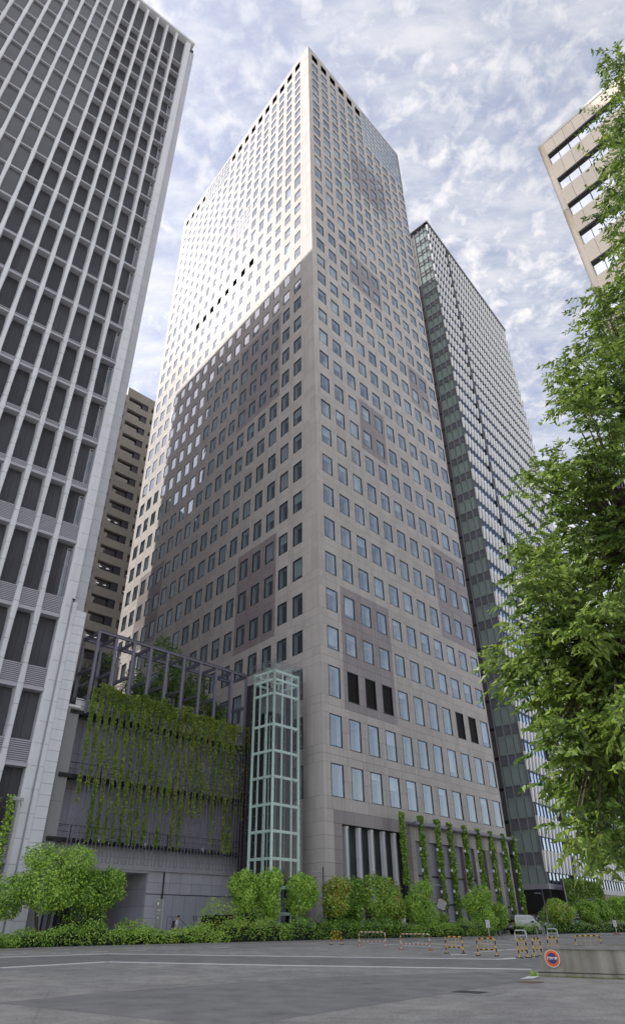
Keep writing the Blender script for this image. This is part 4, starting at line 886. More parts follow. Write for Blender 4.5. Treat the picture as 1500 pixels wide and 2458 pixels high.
# local X runs to the right along the face, Y inward
m = MB(); m.box(0, 34, .0, .3, zT - .45, zT); m.build('roof_edge', M['white_metal'], tb)
m = MB(); m.quad((.2, .9, 0), (34, .9, 0), (34, .9, zT - .3), (.2, .9, zT - .3)); m.quad((.2, 30, 0), (.2, .9, 0), (.2, .9, zT - .3), (.2, 30, zT - .3)); m.quad((.2, .9, zT - .3), (34, .9, zT - .3), (34, 30, zT - .3), (.2, 30, zT - .3)); m.build('inner_wall', M['dark_room'], tb)
for zz0 in range(6):
    m = MB(); m.tube([(.06, .12, zT - .5 - 13.3 * (zz0 + 1)), (.06, .12, zT - .56 - 13.3 * zz0)], .34, 14); m.build('corner_column', M['rb'], tb, smooth=True)
pa = MB(); pa.box(.02, 1.20, 0, .5, 0, 2.75); pa_me = pa.mesh('panel', M['rb'])
gw = MB(); gw.quad((0, .38, 0), (2.36, .38, 0), (2.36, .38, 2.05), (0, .38, 2.05)); gw_me = gw.mesh('mirror_window', M['rb_glass'])
fr = MB(); fr.box(0, 2.36, .1, .5, 2.05, 2.27); fr.box(1.16, 1.20, .3, .42, 0, 2.05); fr.box(-.04, .04, .3, .42, 0, 2.05); fr_me = fr.mesh('window_head', M['frame'])
for r in range(15):
    z = zT - 2.2 - stp * r
    for k in range(14):
        if r > 5 and k > 6: continue
        for s in (0, 1): obj('panel', pa_me, tb, (.3 + 2.42 * k + 1.21 * s, .08, z - (.55 if r == 0 else .55)))
        w_ = obj('mirror_window', gw_me, tb, (.33 + 2.42 * k, 0, z - .55 - 2.27)); obj('window_head', fr_me, w_)
t = thing('unseen_rear_block', 'unseen grey block added behind the fin building to darken tower window reflections', 'building', (-79.0, 134.0, gz(112)), R(100))  # out-of-view block added to darken reflections in the tower's left windows
m = MB(); m.box(0, 70, 0, 45, 0, 114); m.build('wall', mat('unseen_block_wall', (.30, .30, .31), .6, var=.06, scale=.1), t)
wb = MB(); wb.box(.5, 69.5, -.06, .3, 0, 2.1); wb2 = wb.mesh('window_band', M['flush_grey'])
for r in range(26): obj('window_band', wb2, t, (0, 0, 3.0 + 4.2 * r))
# pale block seen under the tree at the far right
t = thing('distant_block', 'distant pale grey office block with dark window strips under the tree boughs', 'building', (75.0, 150.0, gz(150)), R(48))
m = MB(); m.box(0, 60, 0, 30, 0, 46); m.build('wall', mat('pale_block', (.42, .42, .46), .6, var=.05, scale=.1), t)
for r in range(10):
    for k in range(12): m = MB(); m.box(1 + 4.9 * k, 4.6 + 4.9 * k, -.05, .2, 2.2 + 4.4 * r, 4.6 + 4.4 * r); m.build('window', M['dglass'] if (r + k) % 3 else M['flush_grey'], t)
# ---------------------------------------------------------------- hedges
HF = [(-19.5, 42.6), (-16.98, 44.6), (-15.55, 46.6), (-12.4, 49.3), (-8.88, 52.3), (-4.93, 55.5), (-.46, 59.0), (2.5, 61.8), (6.57, 65.3), (10.5, 68.0), (14.72, 70.9), (19.6, 74.8)]
kb = MB()
for (x0, y0), (x1, y1) in zip(HF, HF[1:]):
    kb.bar((x0 + .1, y0 - .22, gz(y0) + .05), (x1 + .1, y1 - .22, gz(y1) + .05), .16, .13)
kind(kb.build('kerb', M['conc_light']), 'structure')
def hedge(label, a, b_, h, w, mats, probs, seed, name='hedge', n=None, leaf=.15, group=None, bump=.32):
    a, b_ = Vector((*a, 0)), Vector((*b_, 0)); L = (b_ - a).length; d = (b_ - a).normalized(); ang = math.atan2(d.y, d.x); z0 = gz((a.y + b_.y) / 2)
    t = thing(name, label, 'hedge' if name == 'hedge' else 'shrub', (a.x, a.y, gz(a.y)), ang, group); n = int(n * 1.7) if n else int(L * (h + w) * 420); leaf *= .8; sl = (gz(b_.y) - gz(a.y)) / L
    lob = []; k = max(2, int(L / (w * .55))); rg = random.Random(seed)
    for i in range(k):
        x = L * (i + .5) / k; hh = h * (1 + rg.uniform(-bump, bump)); lob.append((x, w / 2 + rg.uniform(-.1, .1) * w, hh * .5 + sl * x, w * .62, w * .52, hh * .52))
    p, dd = blob_points(lob, n, .5); mi = RNG.choice(len(mats), len(p), p=probs)
    p[:, 2] = np.maximum(p[:, 2], .03 + sl * p[:, 0])
    obj('foliage', leaves_mesh('foliage', p, dd * .6 + np.array([0, -.1, .45]), leaf, .6, mats, mi, .7), t)
    m = MB()
    for i in range(k):
        x = lob[i][0]; m.tube([(x, w / 2, -.02), (x + rg.uniform(-.1, .1), w / 2, lob[i][5])], .05, 5)
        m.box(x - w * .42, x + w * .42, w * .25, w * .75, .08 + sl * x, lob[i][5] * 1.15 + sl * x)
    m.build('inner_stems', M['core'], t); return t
LA_, LB_, LO_ = M['leaf_a'], M['leaf_b'], M['leaf_o']
hl = [('low dark hedge at the foot of the fin building', .95, [.35, .65, 0]), ('low hedge mixing dark and bright leaves below the leafy tree', .95, [.4, .6, 0]), ('dense dark green hedge just left of the bright shrub mounds', 1.05, [.35, .65, 0]),
      ('bright hedge running past the grey sign pillar', .74, [.7, .3, 0]), ('bright leafy hedge before the stair railings', .72, [.75, .2, .05]), ('mixed hedge with a few russet leaves left of the lift shaft', 1.2, [.6, .32, .08]),
      ('dark hedge before the lift shaft', 1.1, [.25, .75, 0]), ('dark clipped hedge behind the smallest yellow barrier', 1.1, [.15, .85, 0]), ('dark clipped hedge behind the white and orange barriers', 1.15, [.15, .85, 0]),
      ('clipped hedge between the two notice posts', 1.1, [.5, .5, 0]), ('end of the clipped hedge beside the parked van', 1.0, [.35, .65, 0])]
for i, (lb_, h, pr) in enumerate(hl): hedge(lb_, HF[i], HF[i + 1], h * 1.22, 1.5, [LA_, LB_, LO_], pr, i + 30)
for i, (x, y, s, h, pr, lb_) in enumerate(((-11.2, 52.0, 1.7, 1.45, [.85, .15, 0], 'rounded bright shrub rising left of the sign pillar'), (-14.2, 49.9, 2.2, 1.9, [.5, .5, 0], 'tall dark mixed shrub under the leafy tree'), (-5.9, 56.6, 1.8, 1.9, [.8, .1, .1], 'bright spiky shrub with russet tips before the railings'), (-4.2, 57.9, 1.8, 2.1, [.85, .15, 0], 'tallest bright shrub at the foot of the paired trees'), (-6.7, 55.4, 1.3, 1.15, [.8, .2, 0], 'small bright shrub right of the sign pillar'), (3.0, 63.6, 1.6, 1.8, [.1, .8, .1], 'dark shrub under the yellowing tree'))):
    hedge(lb_, (x - s / 2, y), (x + s / 2, y + .5), h * 1.22, 1.6, [LA_, LB_, LO_], pr, i + 60, name='shrub', n=1100)
hedge('small bright clipped hedge beside the second white hoop', (24.6, 83.0), (27.2, 85.4), 1.1, 1.5, [LA_, LB_, LO_], [.9, .1, 0], 77, n=900)
hedge('dark far hedge under the orange tinged tree', (27.2, 86.0), (36.5, 93.0), 1.1, 1.6, [LA_, LB_, LO_], [.2, .8, 0], 78, n=2200, leaf=.2)
hedge('dark far hedge along the road past the blue sign pillar', (36.6, 93.2), (56.0, 106.0), 1.2, 1.6, [LA_, LB_, LO_], [.2, .8, 0], 79, n=3000, leaf=.22)
hedge('flat topped pale green hedge in front of the round bush', (12.9, 71.2), (16.4, 73.6), 1.25, 1.2, [LA_, LB_, LO_], [.85, .15, 0], 80, n=1300, bump=.05)
# ---------------------------------------------------------------- clipped trees
TL = [LA_, LB_, LO_]
round_tree('large bright leafy tree in front of the fin building pier', -16.6, 50.2, 6.0, 6.3, TL, [.72, .28, 0], 1, clear=1.5, n=5200, leaf=.2, stems=5, name='leafy_tree')
round_tree('lower spreading leafy tree leaning right of the large bright tree', -14.0, 52.0, 4.2, 4.8, TL, [.4, .6, 0], 2, clear=1.3, n=3600, leaf=.19, stems=4, name='leafy_tree')
round_tree('leafy tree at the foot of the fin building louvres', -19.0, 48.6, 3.8, 4.4, TL, [.6, .4, 0], 21, clear=1.2, n=2600, leaf=.19, stems=3, name='leafy_tree')
round_tree('bright tree left of the pair before the lift shaft', -4.25, 60.0, 2.8, 5.2, TL, [.85, .15, 0], 3, clear=1.1, n=3000)
round_tree('bright tree right of the pair before the lift shaft', -2.35, 60.6, 2.6, 5.35, TL, [.8, .2, 0], 4, clear=1.1, n=3000)
round_tree('neat rounded bright tree between the lift shaft and the tower corner', 0.26, 62.2, 2.9, 5.0, TL, [.8, .2, 0], 5, clear=1.3, n=2900)
round_tree('yellowing orange tinged tree at the tower corner', 3.42, 65.0, 3.0, 5.05, TL, [.35, .25, .4], 6, clear=1.0, n=2900)
round_tree('deep green tree behind the yellowing tree', 4.95, 66.6, 2.8, 5.25, TL, [.2, .8, 0], 7, clear=.6, n=2800)
round_tree('broad mid green tree before the portal', 7.3, 67.8, 4.0, 5.4, TL, [.5, .45, .05], 8, clear=.9, n=3000)
round_tree('olive tinted tree right of the portal', 8.9, 69.4, 2.6, 5.15, TL, [.45, .35, .2], 9, clear=.9, n=2700)
round_tree('rounded bright tree before the first tower vine columns', 11.55, 71.0, 3.5, 4.9, TL, [.75, .25, 0], 10, clear=.6, n=3000)
round_tree('small round clipped bush beside the traffic mirror', 14.4, 75.6, 1.55, 2.1, TL, [.5, .5, 0], 11, clear=.2, n=1100, leaf=.15, name='round_bush')
round_tree('dome shaped bright tree before the middle tower vines', 18.8, 77.8, 3.7, 4.45, TL, [.8, .2, 0], 12, clear=.3, n=3600)
round_tree('lower tree side of the dome shaped tree next to the van', 21.2, 80.0, 2.6, 3.1, TL, [.65, .35, 0], 13, clear=.2, n=2000)
round_tree('rounded tree with orange tinged crown beside the far street lamp', 31.3, 91.0, 4.6, 3.8, TL, [.6, .2, .2], 14, clear=.6, n=3400, leaf=.24)
round_tree('pale green tree right of the blue sign pillar', 37.1, 96.6, 3.2, 3.75, TL, [.6, .4, 0], 15, clear=.7, n=2600, leaf=.26)
round_tree('darker green tree below the far lamp at the screen wall', 39.6, 98.4, 3.4, 3.95, TL, [.4, .6, 0], 16, clear=.7, n=2600, leaf=.26)
round_tree('bright green tree at the far end of the roadside row', 43.8, 101.6, 3.8, 4.3, TL, [.65, .35, 0], 17, clear=.7, n=2800, leaf=.26)
# ---------------------------------------------------------------- barriers
M['yel'] = mat('yellow_paint', (.85, .52, .02), .45, var=.1, scale=9); M['blk'] = mat('black_paint', (.02, .02, .02), .5)
M['wht'] = mat('white_paint', (.72, .70, .66), .45, var=.12, scale=9); M['org'] = mat('rust_orange', (.48, .15, .04), .6, var=.3, scale=14)
def striped(b, pts, r, step, c=(0, 1), n=7):
    """tube along pts whose colour alternates every step metres"""
    P = [Vector(p) for p in pts]; seg = []; k = 0
    tot = sum((q - p).length for p, q in zip(P, P[1:])); cnt = max(1, round(tot / step))
    def at(s):
        for p, q in zip(P, P[1:]):
            L = (q - p).length
            if s <= L + 1e-6: return p + (q - p) * (s / L)
            s -= L
        return P[-1]
    acc = [0]
    for p, q in zip(P, P[1:]): acc.append(acc[-1] + (q - p).length)
    for i in range(cnt):
        a, e = tot * i / cnt, tot * (i + 1) / cnt; mids = [x for x in acc if a + 1e-4 < x < e - 1e-4]
        b.tube([at(x) for x in [a] + mids + [e]], r, n, c[i % 2])
def barrier(label, cx, cy, L, ang, H, cols, bars=5, group=None, foot=.22):
    t = thing('barrier', label, 'barrier', (cx, cy, gz(cy)), R(ang), group); h = L / 2; rc = .12
    arc0 = [(-h + rc - rc * math.cos(a), 0, H - rc + rc * math.sin(a)) for a in (0, .5, 1.05, 1.57)]
    arc1 = [(-x, y, z) for x, y, z in reversed(arc0)]
    b = MB(); striped(b, [(-h, 0, .03)] + arc0 + arc1 + [(h, 0, .03)], .030, .15, (0, 1)); b.build('hoop', [M[c] for c in cols], t, smooth=True)
    b = MB(); striped(b, [(-h, 0, H * .38), (h, 0, H * .38)], .026, .15); b.build('lower_rail', [M[c] for c in cols], t, smooth=True)
    for i in range(1, bars + 1): x = -h + L * i / (bars + 1); b = MB(); b.tube([(x, 0, H * .38), (x, 0, H - .03)], .009, 5); b.build('bar', M[cols[2] if len(cols) > 2 else cols[0]], t)
    for x in (-h, h):
        b = MB(); b.tube([(x, -foot, .05), (x, -foot * .8, .02), (x, 0, .035), (x, foot * .8, .02), (x, foot, .05)], .024, 6); b.build('foot', M[cols[1] if cols[0] == 'yel' else 'org'], t)
    return t
YB = ['yel', 'blk']; WO = ['wht', 'org', 'grey_metal']
barrier('small yellow and black barrier standing before the dark hedge', 2.75, 54.4, .85, 30, .80, YB)
barrier('white and orange barrier nearer the small yellow barrier', 4.85, 50.1, 2.0, -38, .82, WO, 7)
barrier('white and orange barrier between the other white one and the yellow barriers', 6.95, 45.6, 2.1, -45, .80, WO, 7)
barrier('yellow and black barrier beside a white painted square', 8.35, 41.2, .98, -38, .76, YB, 4)
barrier('yellow and black barrier on the corner of the white road line', 9.45, 38.7, 1.0, -40, .74, YB, 4)
barrier('yellow and black barrier on the white line, first of the row toward the wall', 10.75, 37.0, .62, 35, .76, YB, 4)
barrier('yellow and black barrier on the white line touching the concrete wall', 11.8, 38.1, .62, 37, .76, YB, 4)
barrier('yellow and black barrier half hidden behind the concrete wall corner', 13.3, 40.2, .66, 25, .76, YB, 5)
barrier('wide yellow and black barrier behind the middle of the concrete wall', 16.3, 43.2, 1.35, -10, .76, YB, 4)
barrier('wide yellow and black barrier of which only the top clears the concrete wall', 18.4, 40.2, 1.35, -8, .76, YB, 4)
for i, (x, y, lb_) in enumerate(((19.9, 68.4, 'white tubular hoop guard before the parked van'), (25.7, 77.2, 'white tubular hoop guard before the bright clipped hedge'))):
    t = thing('hoop_guard', lb_, 'hoop guard', (x, y, gz(y)), R(-20)); h = .48
    b = MB(); b.tube([(-h, 0, 0), (-h, 0, .5), (-h + .05, 0, .6), (-h + .15, 0, .65), (h - .15, 0, .65), (h - .05, 0, .6), (h, 0, .5), (h, 0, 0)], .05, 8); b.build('hoop', M['white_metal'], t, smooth=True)
    b = MB(); b.tube([(-h, 0, .28), (h, 0, .28)], .04, 8); b.build('rail', M['white_metal'], t, smooth=True)
for i, (x, y) in enumerate(((20.9, 70.4), (22.6, 72.2), (24.2, 75.0), (25.0, 78.0))):
    b = MB(); b.tube([(0, 0, -.02), (0, 0, .78), (0, 0, .82)], [.06, .06, .02], 8)
    tag(b.build('bollard', M['grey_metal'], None, (x, y, gz(y)), smooth=True), 'slim grey bollard across the mouth of the van driveway', 'bollard', 'slim grey bollards across the driveway mouth')
# wheel stops
ws = MB(); ws.box(-.42, .42, -.09, .09, -.01, .11); ws.v = [(x * (.94 if z > .05 else 1), y * (.7 if z > .05 else 1), z) for x, y, z in ws.v]; ws_me = ws.mesh('wheel_stop', M['conc_light'])
for i, (x, y) in enumerate(((7.3, 58.8), (9.0, 59.8), (10.3, 60.8), (11.5, 62.0), (12.8, 63.8), (14.0, 65.4), (15.0, 66.4), (16.1, 67.0), (17.4, 67.9), (18.5, 68.8), (21.2, 71.4), (22.3, 72.4))):
    tag(obj('wheel_stop', ws_me, None, (x, y, gz(y)), R(40)), 'weathered concrete wheel stop at the end of a parking bay by the hedge', 'wheel stop', 'wheel stops by the clipped hedge')
for i in range(9):
    x, y = 28.6 + .85 * i, 77.2 + .62 * i
    tag(obj('wheel_stop', ws_me, None, (x, y, gz(y)), R(36)), 'weathered concrete wheel stop in the far row beside the road hedge', 'wheel stop', 'wheel stops in the far row')
# notice posts
for x, y, H, lb_ in ((9.62, 68.8, 1.55, 'white notice board on a post before the hedge near the white barriers'), (18.2, 72.8, 1.42, 'white notice board on a post before the dome shaped tree'), (36.3, 87.0, 1.35, 'white notice board on a post beside the far row of wheel stops')):
    t = thing('notice_post', lb_, 'sign', (x, y, gz(y)), R(-8))
    b = MB(); b.box(-.22, .22, -.22, .22, -.01, .14); b.build('base', M['org'], t)
    b = MB(); b.tube([(0, 0, .1), (0, 0, H - .05)], .03, 8); b.build('post', M['white_metal'], t)
    b = MB(); b.box(-.19, .19, -.05, -.03, H - .62, H); bd = b.build('board', M['white_metal'], t)
    for k in range(4): b = MB(); b.box(-.13, .13 - .05 * (k % 2), -.054, -.051, H - .15 - .11 * k, H - .12 - .11 * k); b.build('text_line', M['ledge'], bd)
# street lamps
def lamp(label, x, y, h, s):
    t = thing('street_lamp', label, 'street lamp', (x, y, gz(y)))
    b = MB(); b.tube([(0, 0, 0), (0, 0, h)], [.085, .06], 8); b.build('pole', M['steel'], t, smooth=True)
    b = MB(); b.tube([(0, 0, h - .55), (s * .5, -.1, h - .42)], .03, 6); b.build('arm', M['steel'], t)
    b = MB(); b.box(min(s * .3, s * 1.0), max(s * .3, s * 1.0), -.2, .02, h - .45, h - .36); b.build('lamp_head', M['grey_metal'], t)
lamp('grey street lamp standing before the tower corner pier', 2.3, 66.2, 5.5, -1); lamp('grey street lamp beside the traffic mirror', 15.2, 77.5, 4.9, -1); lamp('grey street lamp beside the orange tinged tree', 29.0, 88.0, 4.45, -1); lamp('grey street lamp rising from the trees before the green wall', 38.6, 97.5, 4.0, -1)
t = thing('traffic_mirror', 'round traffic mirror with striped hood on the lamp by the round bush', 'mirror', (14.85, 77.3, gz(77.3)), R(10))
b = MB(); b.tube([(0, 0, 2.35 - .03 * 0), (0, .06, 2.36)], .02, 5); b.poly([(.44 * math.cos(k * R(15)), -.05, 2.75 + .44 * math.sin(k * R(15))) for k in range(24)]); b.build('mirror_face', mat('mirror', (.62, .63, .66), .25, metal=.2), t)  # pale grey base colour stands in for the whitish reflection
b = MB(); striped(b, [(.48 * math.cos(k * R(15)), -.03, 2.75 + .48 * math.sin(k * R(15))) for k in range(25)], .045, .38, (0, 1), 6); b.build('rim', [M['wht'], M['org']], t, smooth=True)
b = MB(); b.tube([(0, .02, 2.75), (.38, .2, 2.75)], .03, 5); b.build('bracket', M['grey_metal'], t)
# ---------------------------------------------------------------- sign pillars
def textmesh(body, size, mt, name, parent, loc, rot, ext=.002, bold=0.0):
    c = bpy.data.curves.new(name, 'FONT'); c.body = body; c.size = size; c.align_x = 'CENTER'; c.align_y = 'CENTER'; c.extrude = ext; c.offset = bold
    tmp = bpy.data.objects.new('tmp_text', c); COL.objects.link(tmp); bpy.context.view_layer.update()
    me_ = bpy.data.meshes.new_from_object(tmp.evaluated_get(bpy.context.evaluated_depsgraph_get())); bpy.data.objects.remove(tmp); me_.materials.clear(); me_.materials.append(mt)
    o_ = bpy.data.objects.new(name, me_); COL.objects.link(o_); o_.parent = parent; o_.location = loc; o_.rotation_euler = rot; return o_
M['sign_grey'] = mat('sign_grey', (.20, .205, .195), .5); M['sign_dark'] = mat('sign_dark', (.05, .05, .055), .5); M['sign_blue'] = mat('sign_blue', (.04, .09, .42), .5); M['sign_white'] = mat('sign_white', (.8, .8, .78), .5)
t = thing('sign_pillar', 'tall grey wayfinding pillar with white arrows and text at the hedge', 'sign', (-9.75, 53.2, gz(53.2)), R(4))
b = MB(); b.box(-.27, .27, -.10, .10, 0, 2.72); b.build('body', M['grey_metal'], t); b = MB(); b.box(-.26, .17, -.115, -.10, .1, 2.68); fc = b.build('face_panel', M['sign_grey'], t)
def mark(parent, mt, polys, y):
    b = MB()
    for P_ in polys: b.poly([(x, y, z) for x, z in P_])
    return b.build('lettering', mt, parent)
mark(fc, M['sign_white'], [[(-.16, 2.35), (-.10, 2.35), (-.10, 2.46), (-.05, 2.46), (-.13, 2.58), (-.21, 2.46), (-.16, 2.46)]], -.118)
mark(fc, M['sign_white'], [[(-.08, .83), (-.04, .88), (-.1, .93), (-.04, .93), (-.04, .96), (-.14, .96), (-.2, .92), (-.14, .88)]], -.118)
for z, tx, sz in ((2.05, '汐留', .13), (1.85, 'タワー', .1), (1.6, '駅', .13), (1.35, '1', .14), (.68, '出入口', .11), (.42, '駐車場', .11)): textmesh(tx, sz, M['sign_white'], 'lettering', fc, (-.06, -.118, z), (math.pi / 2, 0, 0))
t = thing('sign_pillar', 'dark wayfinding pillar with a blue band between the far trees', 'sign', (34.4, 93.0, gz(93)), R(-12))
b = MB(); b.box(-.42, .42, -.12, .12, 0, 2.35); b.build('body', M['sign_dark'], t); b = MB(); b.box(-.425, .425, -.135, -.12, .75, 1.35); bl = b.build('blue_band', M['sign_blue'], t)
for z, L in ((2.05, .3), (1.85, .5), (1.6, .55), (1.2, .4), (1.0, .5), (.5, .35)): b = MB(); b.box(-.32, -.32 + L, -.14, -.137, z, z + .06); b.build('text_line', M['sign_white'], bl)
# driveway board and low wall beside the van
t = thing('driveway_wall', 'low beige wall with a dark board beside the van driveway', 'wall', (30.2, 98.0, gz(98)), R(10))
b = MB(); b.box(-.6, 3.4, 0, .3, 0, 1.2); b.build('wall', M['conc_light'], t); b = MB(); b.box(-.4, 1.6, -.05, .05, 1.25, 1.95); bd = b.build('board', M['sign_dark'], t)
for x, z in ((.2, 1.7), (.2, 1.5), (.9, 1.7), (.6, 1.5)): b = MB(); b.box(x, x + .3, -.06, -.05, z, z + .08); b.build('text_line', M['sign_white'], bd)
for z in (.72, .92): b = MB(); b.box(1.6, 3.2, -.03, 0, z, z + .12); b.build('plate', M['sign_white'], t)
# ---------------------------------------------------------------- concrete wall with fire sign
WD = Vector((math.sin(R(122)), math.cos(R(122)), 0)); WP = Vector((7.86, 26.1, gz(26))); WZ = -WP.z
wall = thing('concrete_wall', 'stained low concrete wall with a coping and a round fire sign', 'wall', tuple(WP), frot(122))
b = MB()
b.v += [(-.0, 0, -.15), (9, 0, -.15), (9, 0, .42 + WZ - .0), (0.0, 0, .36 + WZ), (.10, .04, .36 + WZ), (9, .04, .42 + WZ), (9, .04, 1.02 + WZ), (.42, .04, 1.06 + WZ)]
b.f += [(0, 1, 2, 3), (3, 2, 5, 4), (4, 5, 6, 7)]; b.m += [0, 0, 0]
b.v += [(0, 5.5, -.15), (0.1, 5.5, 1.06 + WZ)]; b.f += [(8, 0, 3, 4, 7, 9)]; b.m += [0]
b.build('wall_face', M['concrete'], wall)
b = MB(); b.box(.12, 9, .028, .5, .378 + WZ, .402 + WZ); b.build('groove', M['frame'], wall)
b = MB(); b.box(.36, 9, -.02, .42, 1.03 + WZ, 1.11 + WZ); b.build('coping', M['conc_light'], wall)
b = MB(); b.v += [(.40, .3, .3), (.40, .7, .3), (9.4, 5.9, .3), (9.4, 5.5, .3), (.40, .3, 1.10 + WZ), (.40, .7, 1.10 + WZ), (9.4, 5.9, 1.42 + WZ), (9.4, 5.5, 1.42 + WZ)]
for q_ in ((0, 3, 7, 4), (1, 5, 6, 2), (4, 7, 6, 5), (0, 4, 5, 1), (3, 2, 6, 7)): b.f.append(q_); b.m.append(0)
b.build('rear_wall', M['concrete'], wall)
b = MB(); n = 900; x = RNG.random(n) * 7 + .1; p = np.stack([x, -.02 - RNG.random(n) * .08, RNG.random(n) * .03 + .0], 1)
for i in range(n): p[i, 2] += -0.0107 * 0
mo = obj('moss', leaves_mesh('moss', p, np.tile([0, -.4, .7], (n, 1)), .035, .8, M['leaf_y'], None, .6), wall)
M['sg_o'] = mat('sign_orange', (.80, .13, .02), .4); M['sg_b'] = mat('sign_navy', (.035, .035, .18), .4)
sgn = thing('fire_sign', 'round orange and navy fire hydrant sign with white lettering on the concrete wall', 'sign', tuple(WP + WD * .66 + Vector((0, 0, .77 + WZ))), frot(122))
for nm, r_, y, mt in (('white_rim', .245, -.02, M['sign_white']), ('orange_ring', .225, -.026, M['sg_o']), ('navy_disc', .15, -.032, M['sg_b'])):
    b = MB(); b.tube([(0, y, 0), (0, .03, 0)], r_, 40); b.build(nm, mt, sgn)
textmesh('消防水利', .080, M['sign_white'], 'lettering', sgn, (0, -.035, 0), (math.pi / 2, 0, 0), .001, .0055)
b = MB(); n = 60; p = np.stack([RNG.normal(0, .07, n), RNG.normal(0, .07, n), RNG.random(n) * .12], 1)
tag(obj('weed_tuft', leaves_mesh('weed_tuft', p, np.tile([0, 0, 1.0], (n, 1)), .09, .5, M['leaf_a'], None, .6), None, (7.85, 26.1, gz(26.1))), 'small green weed tuft at the corner of the concrete wall', 'weed')
# ---------------------------------------------------------------- van
M['van'] = mat('silver_paint', (.34, .35, .37), .28, metal=.5); M['tyre'] = mat('tyre', (.02, .02, .02), .8); M['rim'] = mat('rim', (.4, .4, .4), .35, metal=.8); M['tail'] = mat('tail_red', (.35, .02, .02), .3); M['vglass'] = glass('van_glass', tint=(.08, .09, .1), base=.12)
van = thing('van', 'silver grey compact van parked at the driveway beside the dome shaped tree', 'van', (25.7, 86.6, gz(86.6)), R(28))
prof = [(-1.9, .38), (-1.92, .95), (-1.86, 1.55), (-1.74, 1.80), (-1.2, 1.86), (.55, 1.84), (.85, 1.76), (1.45, 1.10), (1.85, .98), (1.95, .75), (1.95, .40)]
b = MB(); hw = .78
for s in (-1, 1):
    n0 = len(b.v); b.v += [(x, s * hw * (1 if z < 1.1 else 1 - .12 * (z - 1.1) / .7), z) for x, z in prof]
k = len(prof); b.f.append(tuple(range(k))); b.m.append(0); b.f.append(tuple(reversed(range(k, 2 * k)))); b.m.append(0)
for i in range(k): j = (i + 1) % k; b.f.append((i, k + i, k + j, j)); b.m.append(0)
b.build('body', M['van'], van)
for s in (-1, 1):
    for x0, x1 in ((-1.7, -.95), (-.85, .0), (.1, .75)):
        q_ = MB(); yy = s * (hw * .955 + .006); y2 = s * (hw * .915 + .006); xe = x1 if x1 < .7 else .78; q_.quad((x0, yy, 1.12), (x1 + (.25 if x1 > .7 else 0), yy, 1.12), (xe, y2, 1.66), (x0 + .03, y2, 1.66)); q_.build('side_window', M['vglass'], van)
    q_ = MB(); q_.box(-1.94, -1.9, s * .62 - .1, s * .62 + .1, .85, 1.25); q_.build('tail_light', M['tail'], van)
    q_ = MB(); q_.box(1.86, 1.96, s * .55 - .15, s * .55 + .15, .72, .92); q_.build('headlight', M['sign_white'], van)
    q_ = MB(); q_.box(.62, .78, s * .86 - .08, s * .86 + .08, 1.1, 1.28); q_.build('wing_mirror', M['blk'], van)
    q_ = MB(); q_.box(-.9, .06, s * (hw + .004) - .005, s * (hw + .004) + .005, .5, .52); dr = q_.build('door', M['blk'], van); q_ = MB(); q_.box(-.2, -.02, s * (hw + .015) - .015, s * (hw + .015) + .015, .98, 1.02); q_.build('handle', M['blk'], dr)
    for x in (-1.2, 1.25):
        q_ = MB(); q_.tube([(x, s * (hw - .15), .29), (x, s * (hw + .015), .29)], .29, 18); wv = q_.build('wheel', M['tyre'], van); q_ = MB(); q_.tube([(x, s * (hw + .0), .29), (x, s * (hw + .03), .29)], .17, 12); q_.build('rim', M['rim'], wv)
q_ = MB(); q_.quad((-1.925, -.6, 1.12), (-1.925, .6, 1.12), (-1.83, .55, 1.66), (-1.83, -.55, 1.66)); q_.build('rear_window', M['vglass'], van)
q_ = MB(); q_.quad((1.44, .66, 1.14), (1.44, -.66, 1.14), (.9, -.6, 1.74), (.9, .6, 1.74)); q_.build('windscreen', M['vglass'], van)
q_ = MB(); q_.box(-1.97, -1.90, -.72, .72, .38, .58); q_.build('bumper', M['blk'], van); q_ = MB(); q_.box(-1.95, -1.92, -.22, .22, .68, .82); q_.build('number_plate', M['sign_white'], van)
# ---------------------------------------------------------------- pedestrian behind the hedge
def skin_body(name, verts, edges, radii, mt, parent, root=0, sub=2):
    me_ = bpy.data.meshes.new(name); me_.from_pydata(verts, edges, []); o_ = bpy.data.objects.new(name, me_); COL.objects.link(o_)
    sm = o_.modifiers.new('skin', 'SKIN'); sv = me_.skin_vertices[0].data if me_.skin_vertices else None
    if sv is None:
        bpy.context.view_layer.objects.active = o_; me_.attributes.new; 
    for i, r_ in enumerate(radii):
        me_.skin_vertices[0].data[i].radius = (r_, r_)
    me_.skin_vertices[0].data[root].use_root = True
    ss = o_.modifiers.new('sub', 'SUBSURF'); ss.levels = sub; ss.render_levels = sub; bpy.context.view_layer.update()
    me2 = bpy.data.meshes.new_from_object(o_.evaluated_get(bpy.context.evaluated_depsgraph_get())); bpy.data.objects.remove(o_)
    me2.materials.clear()
    for m_ in (mt if isinstance(mt, list) else [mt]): me2.materials.append(m_)
    me2.polygons.foreach_set('use_smooth', [True] * len(me2.polygons))
    o2 = bpy.data.objects.new(name, me2); COL.objects.link(o2); o2.parent = parent; return o2
M['skin'] = mat('skin', (.48, .30, .22), .6); M['shirt'] = mat('pale_shirt', (.62, .64, .74), .8); M['trs'] = mat('dark_trousers', (.03, .03, .04), .8); M['hair'] = mat('dark_hair', (.012, .010, .010), .6); M['bag'] = mat('dark_bag', (.03, .02, .03), .7)
ped = thing('person', 'person in a pale shirt walking head down with a dark backpack behind the hedge', 'person', (-8.95, 55.9, gz(55.9)), R(0))
